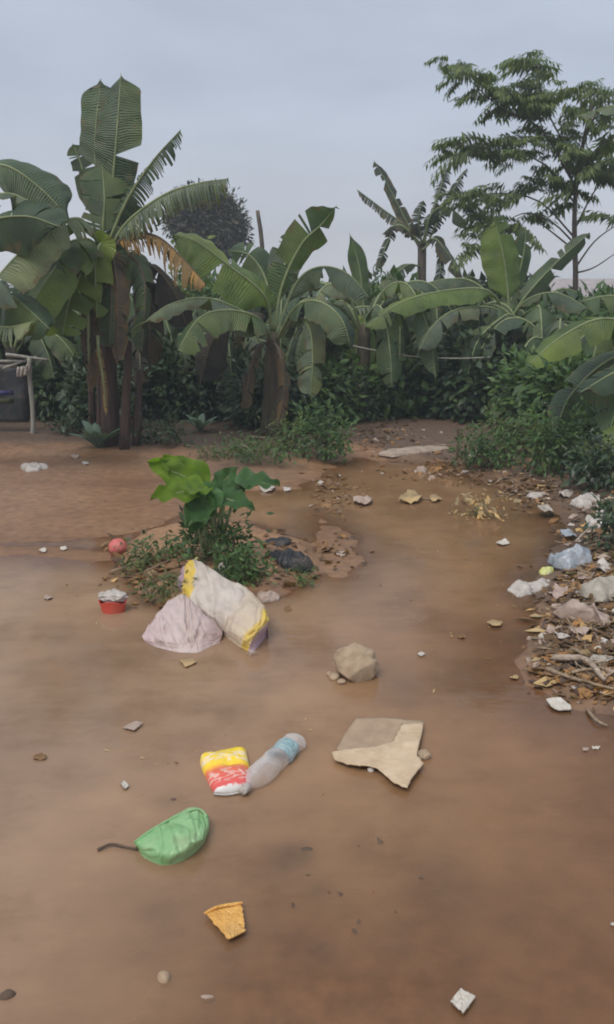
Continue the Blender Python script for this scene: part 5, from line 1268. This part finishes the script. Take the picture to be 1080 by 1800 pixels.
# slack line through the bushes
q = [at(588, 600, 12.2), at(640, 612, 12.0), at(720, 626, 11.8), at(800, 630, 11.5), at(862, 628, 11.3)]
tag(tube('cane', q, .013, .009, M['pole_wood'], None, 5, 20, .2), 'long pale cane hanging level in the bushes right of centre', 'cane')
# white rag on the shelter rail
g0 = at(40, 648, yp-.10); rag = empty('rag', g0+Vector((0, 0, -.12))); tag(rag, 'grey-white rag tied to the top of the shelter post', 'rag')
for nm, x0, x1, y0, y1, sd_ in (('knot', 46, 53, 640, 652, 1), ('cloth_fold', 30, 40, 645, 662, 2), ('cloth_fold', 38, 48, 644, 660, 3)):
    o = cloth(nm, x0, x1, y0, y1, yp-.08, M['white_film'], rag, sd_, 8, 8, .02)

# ------------------------------------------------------------------ leaf litter, straw and crumbs (uncountable)
def litter(name, n, region, size, mat, seed, label, cat, asp=.6, sticky=False, lift=.004, jit=None):
    r = np.random.RandomState(seed)
    px = []; py = []
    tot = sum(q[4] for q in region)
    for (x0, x1, y0, y1, wt) in region:
        k = int(n*wt/tot); px.append(r.normal((x0+x1)/2, (x1-x0)/4, k)); py.append(np.clip(r.normal((y0+y1)/2, (y1-y0)/4, k), 700, 1790))
    px = np.concatenate(px); py = np.concatenate(py); n = len(px)
    a = (px-540)/F; b_ = (900-py)/F
    dx, dy, dz = a, CP+b_*SP, -SP+b_*CP; z = np.full(n, .03)
    for _ in range(5):
        k = (z-CAMH)/dz; x = dx*k; y = dy*k; z = np.maximum(0, height(x, y))
    pos = np.stack([x, y, z+lift], 1)
    th = r.rand(n)*6.28; tl = r.normal(0, .35, n)
    d = np.stack([np.cos(th), np.sin(th), tl], 1); d /= np.linalg.norm(d, axis=1)[:, None]
    up = np.stack([r.normal(0, .35, n), r.normal(0, .35, n), np.ones(n)], 1)
    s = np.cross(d, up); s /= np.linalg.norm(s, axis=1)[:, None]; nn = np.cross(s, d)
    L = size*np.clip(r.lognormal(-.35, .55, n), .25, 2.1)[:, None]; W = L*asp*r.uniform(.6, 1.3, n)[:, None]
    if sticky:
        q = np.stack([pos, pos+d*L, pos+s*W, pos+s*W+d*L, pos+nn*W*.9+s*W*.5, pos+nn*W*.9+s*W*.5+d*L], 1).reshape(-1, 3)
        i = np.arange(n)[:, None]*6
        T = np.concatenate([i+np.array([t_]) for t_ in ((0, 1, 4), (1, 5, 4), (2, 4, 3), (3, 4, 5), (0, 4, 2), (1, 3, 5))])
    else:
        q = np.stack([pos-d*L*.5, pos+s*W*.5+nn*L*.12, pos+d*L*.5+nn*L*.08, pos-s*W*.5+nn*L*.10, pos+nn*L*.02], 1).reshape(-1, 3)
        i = np.arange(n)[:, None]*5
        T = np.concatenate([i+np.array([t_]) for t_ in ((0, 1, 4), (1, 2, 4), (2, 3, 4), (3, 0, 4))])
    o = fast_mesh(name, q, T, mat); tag(o, label, cat, kind='stuff'); return o
BANK = [(1000, 1140, 860, 1000, 5), (960, 1120, 980, 1080, 5), (960, 1110, 1070, 1170, 4), (1000, 1130, 1160, 1230, 2), (880, 1000, 815, 900, 3)]
BANK += [(1020, 1140, 900, 1100, 4), (930, 1020, 1060, 1220, 1.6)]
BACK = [(600, 740, 735, 800, 3), (740, 900, 790, 850, 3), (540, 640, 830, 910, 1.5), (640, 900, 810, 850, 1)]
MID = [(180, 330, 950, 1060, 2), (430, 560, 940, 1040, 1.1), (550, 640, 930, 1010, .35)]
litter('leaf_litter', 3600, BANK+BACK+MID, .06, M['dry_leaf'], 1, 'brown dry leaves scattered over the banks and the mound', 'leaf litter')
litter('litter_bits', 700, BANK+BACK, .05, M['pink_chip'], 2, 'pale bits of rubbish strewn over the rubbish bank and path end', 'litter', .7)
litter('litter_bits', 160, BANK+BACK, .045, M['white_film'], 3, 'white bits of rubbish strewn over the banks', 'litter', .7)
litter('twig_litter', 420, BANK+BACK[:2]+MID[:1], .10, M['stick'], 4, 'thin twigs and straws scattered over the banks', 'twigs', .045, True, .01)
litter('tan_litter', 500, BANK+MID[:1], .06, M['tan_leaf'], 15, 'tan dead leaves mixed into the rubbish bank', 'leaf litter')
litter('dark_litter', 1600, BANK+MID[1:], .05, M['twig'], 5, 'dark rotting bits on the rubbish bank', 'litter', .6)
litter('floating_bits', 160, [(560, 1000, 850, 1250, 3), (0, 300, 830, 1150, 2), (0, 600, 1150, 1500, 1)], .022, M['tan_leaf'], 6, 'specks of straw floating on the brown water', 'floating specks', .25, False, .003)
litter('mud_specks', 14, [(500, 760, 1450, 1720, 3), (300, 900, 1500, 1780, 1)], .02, M['twig'], 7, 'dark specks in the shallow water near the camera', 'specks', .6, False, .001)

# ------------------------------------------------------------------ humid air
me = bpy.data.meshes.new('haze')
x0, x1, y0, y1, z0, z1 = -420, 420, -40, 920, -2.0, 9.0
me.from_pydata([(x0, y0, z0), (x1, y0, z0), (x1, y1, z0), (x0, y1, z0), (x0, y0, z1), (x1, y0, z1), (x1, y1, z1), (x0, y1, z1)], [], [(0, 3, 2, 1), (4, 5, 6, 7), (0, 1, 5, 4), (1, 2, 6, 5), (2, 3, 7, 6), (3, 0, 4, 7)])
hzm = bpy.data.materials.new('humid_air'); hzm.use_nodes = True; t = hzm.node_tree; t.nodes.clear()
o = t.nodes.new('ShaderNodeOutputMaterial'); v = t.nodes.new('ShaderNodeVolumePrincipled'); v.inputs['Color'].default_value = (.85, .9, .95, 1)
v.inputs['Density'].default_value = .0036; t.links.new(v.outputs[0], o.inputs['Volume'])
me.materials.append(hzm); ho = bpy.data.objects.new('haze', me); COL.objects.link(ho)
tag(ho, 'thin humid haze hanging over the yard', 'haze', kind='stuff')

# ------------------------------------------------------------------ groups of like things
GROUPS = {'banana_plant': 'banana plants along the back of the yard', 'shrub': 'bushes closing the back of the yard', 'weed_clump': 'clumps of weeds on the banks',
          'sack': 'woven sacks lying by the cocoyam', 'plastic_bag': 'plastic bags lying about the yard', 'plastic_film': 'plastic films on the rubbish bank',
          'plastic_scrap': 'plastic scraps lying about the yard', 'paper_scrap': 'paper scraps lying about the yard', 'leaf_scrap': 'single dead leaves on the water',
          'chip': 'small pale bits of litter', 'stone': 'small loose stones', 'clod': 'small clods on the mud', 'stick': 'loose sticks on the ground', 'spiky_plant': 'blue-green spiky plants'}
for o in list(S.objects):
    if o.parent is None and 'label' in o and 'group' not in o and 'kind' not in o:
        k = o.name.split('.')[0]
        if k in GROUPS: o['group'] = GROUPS[k]
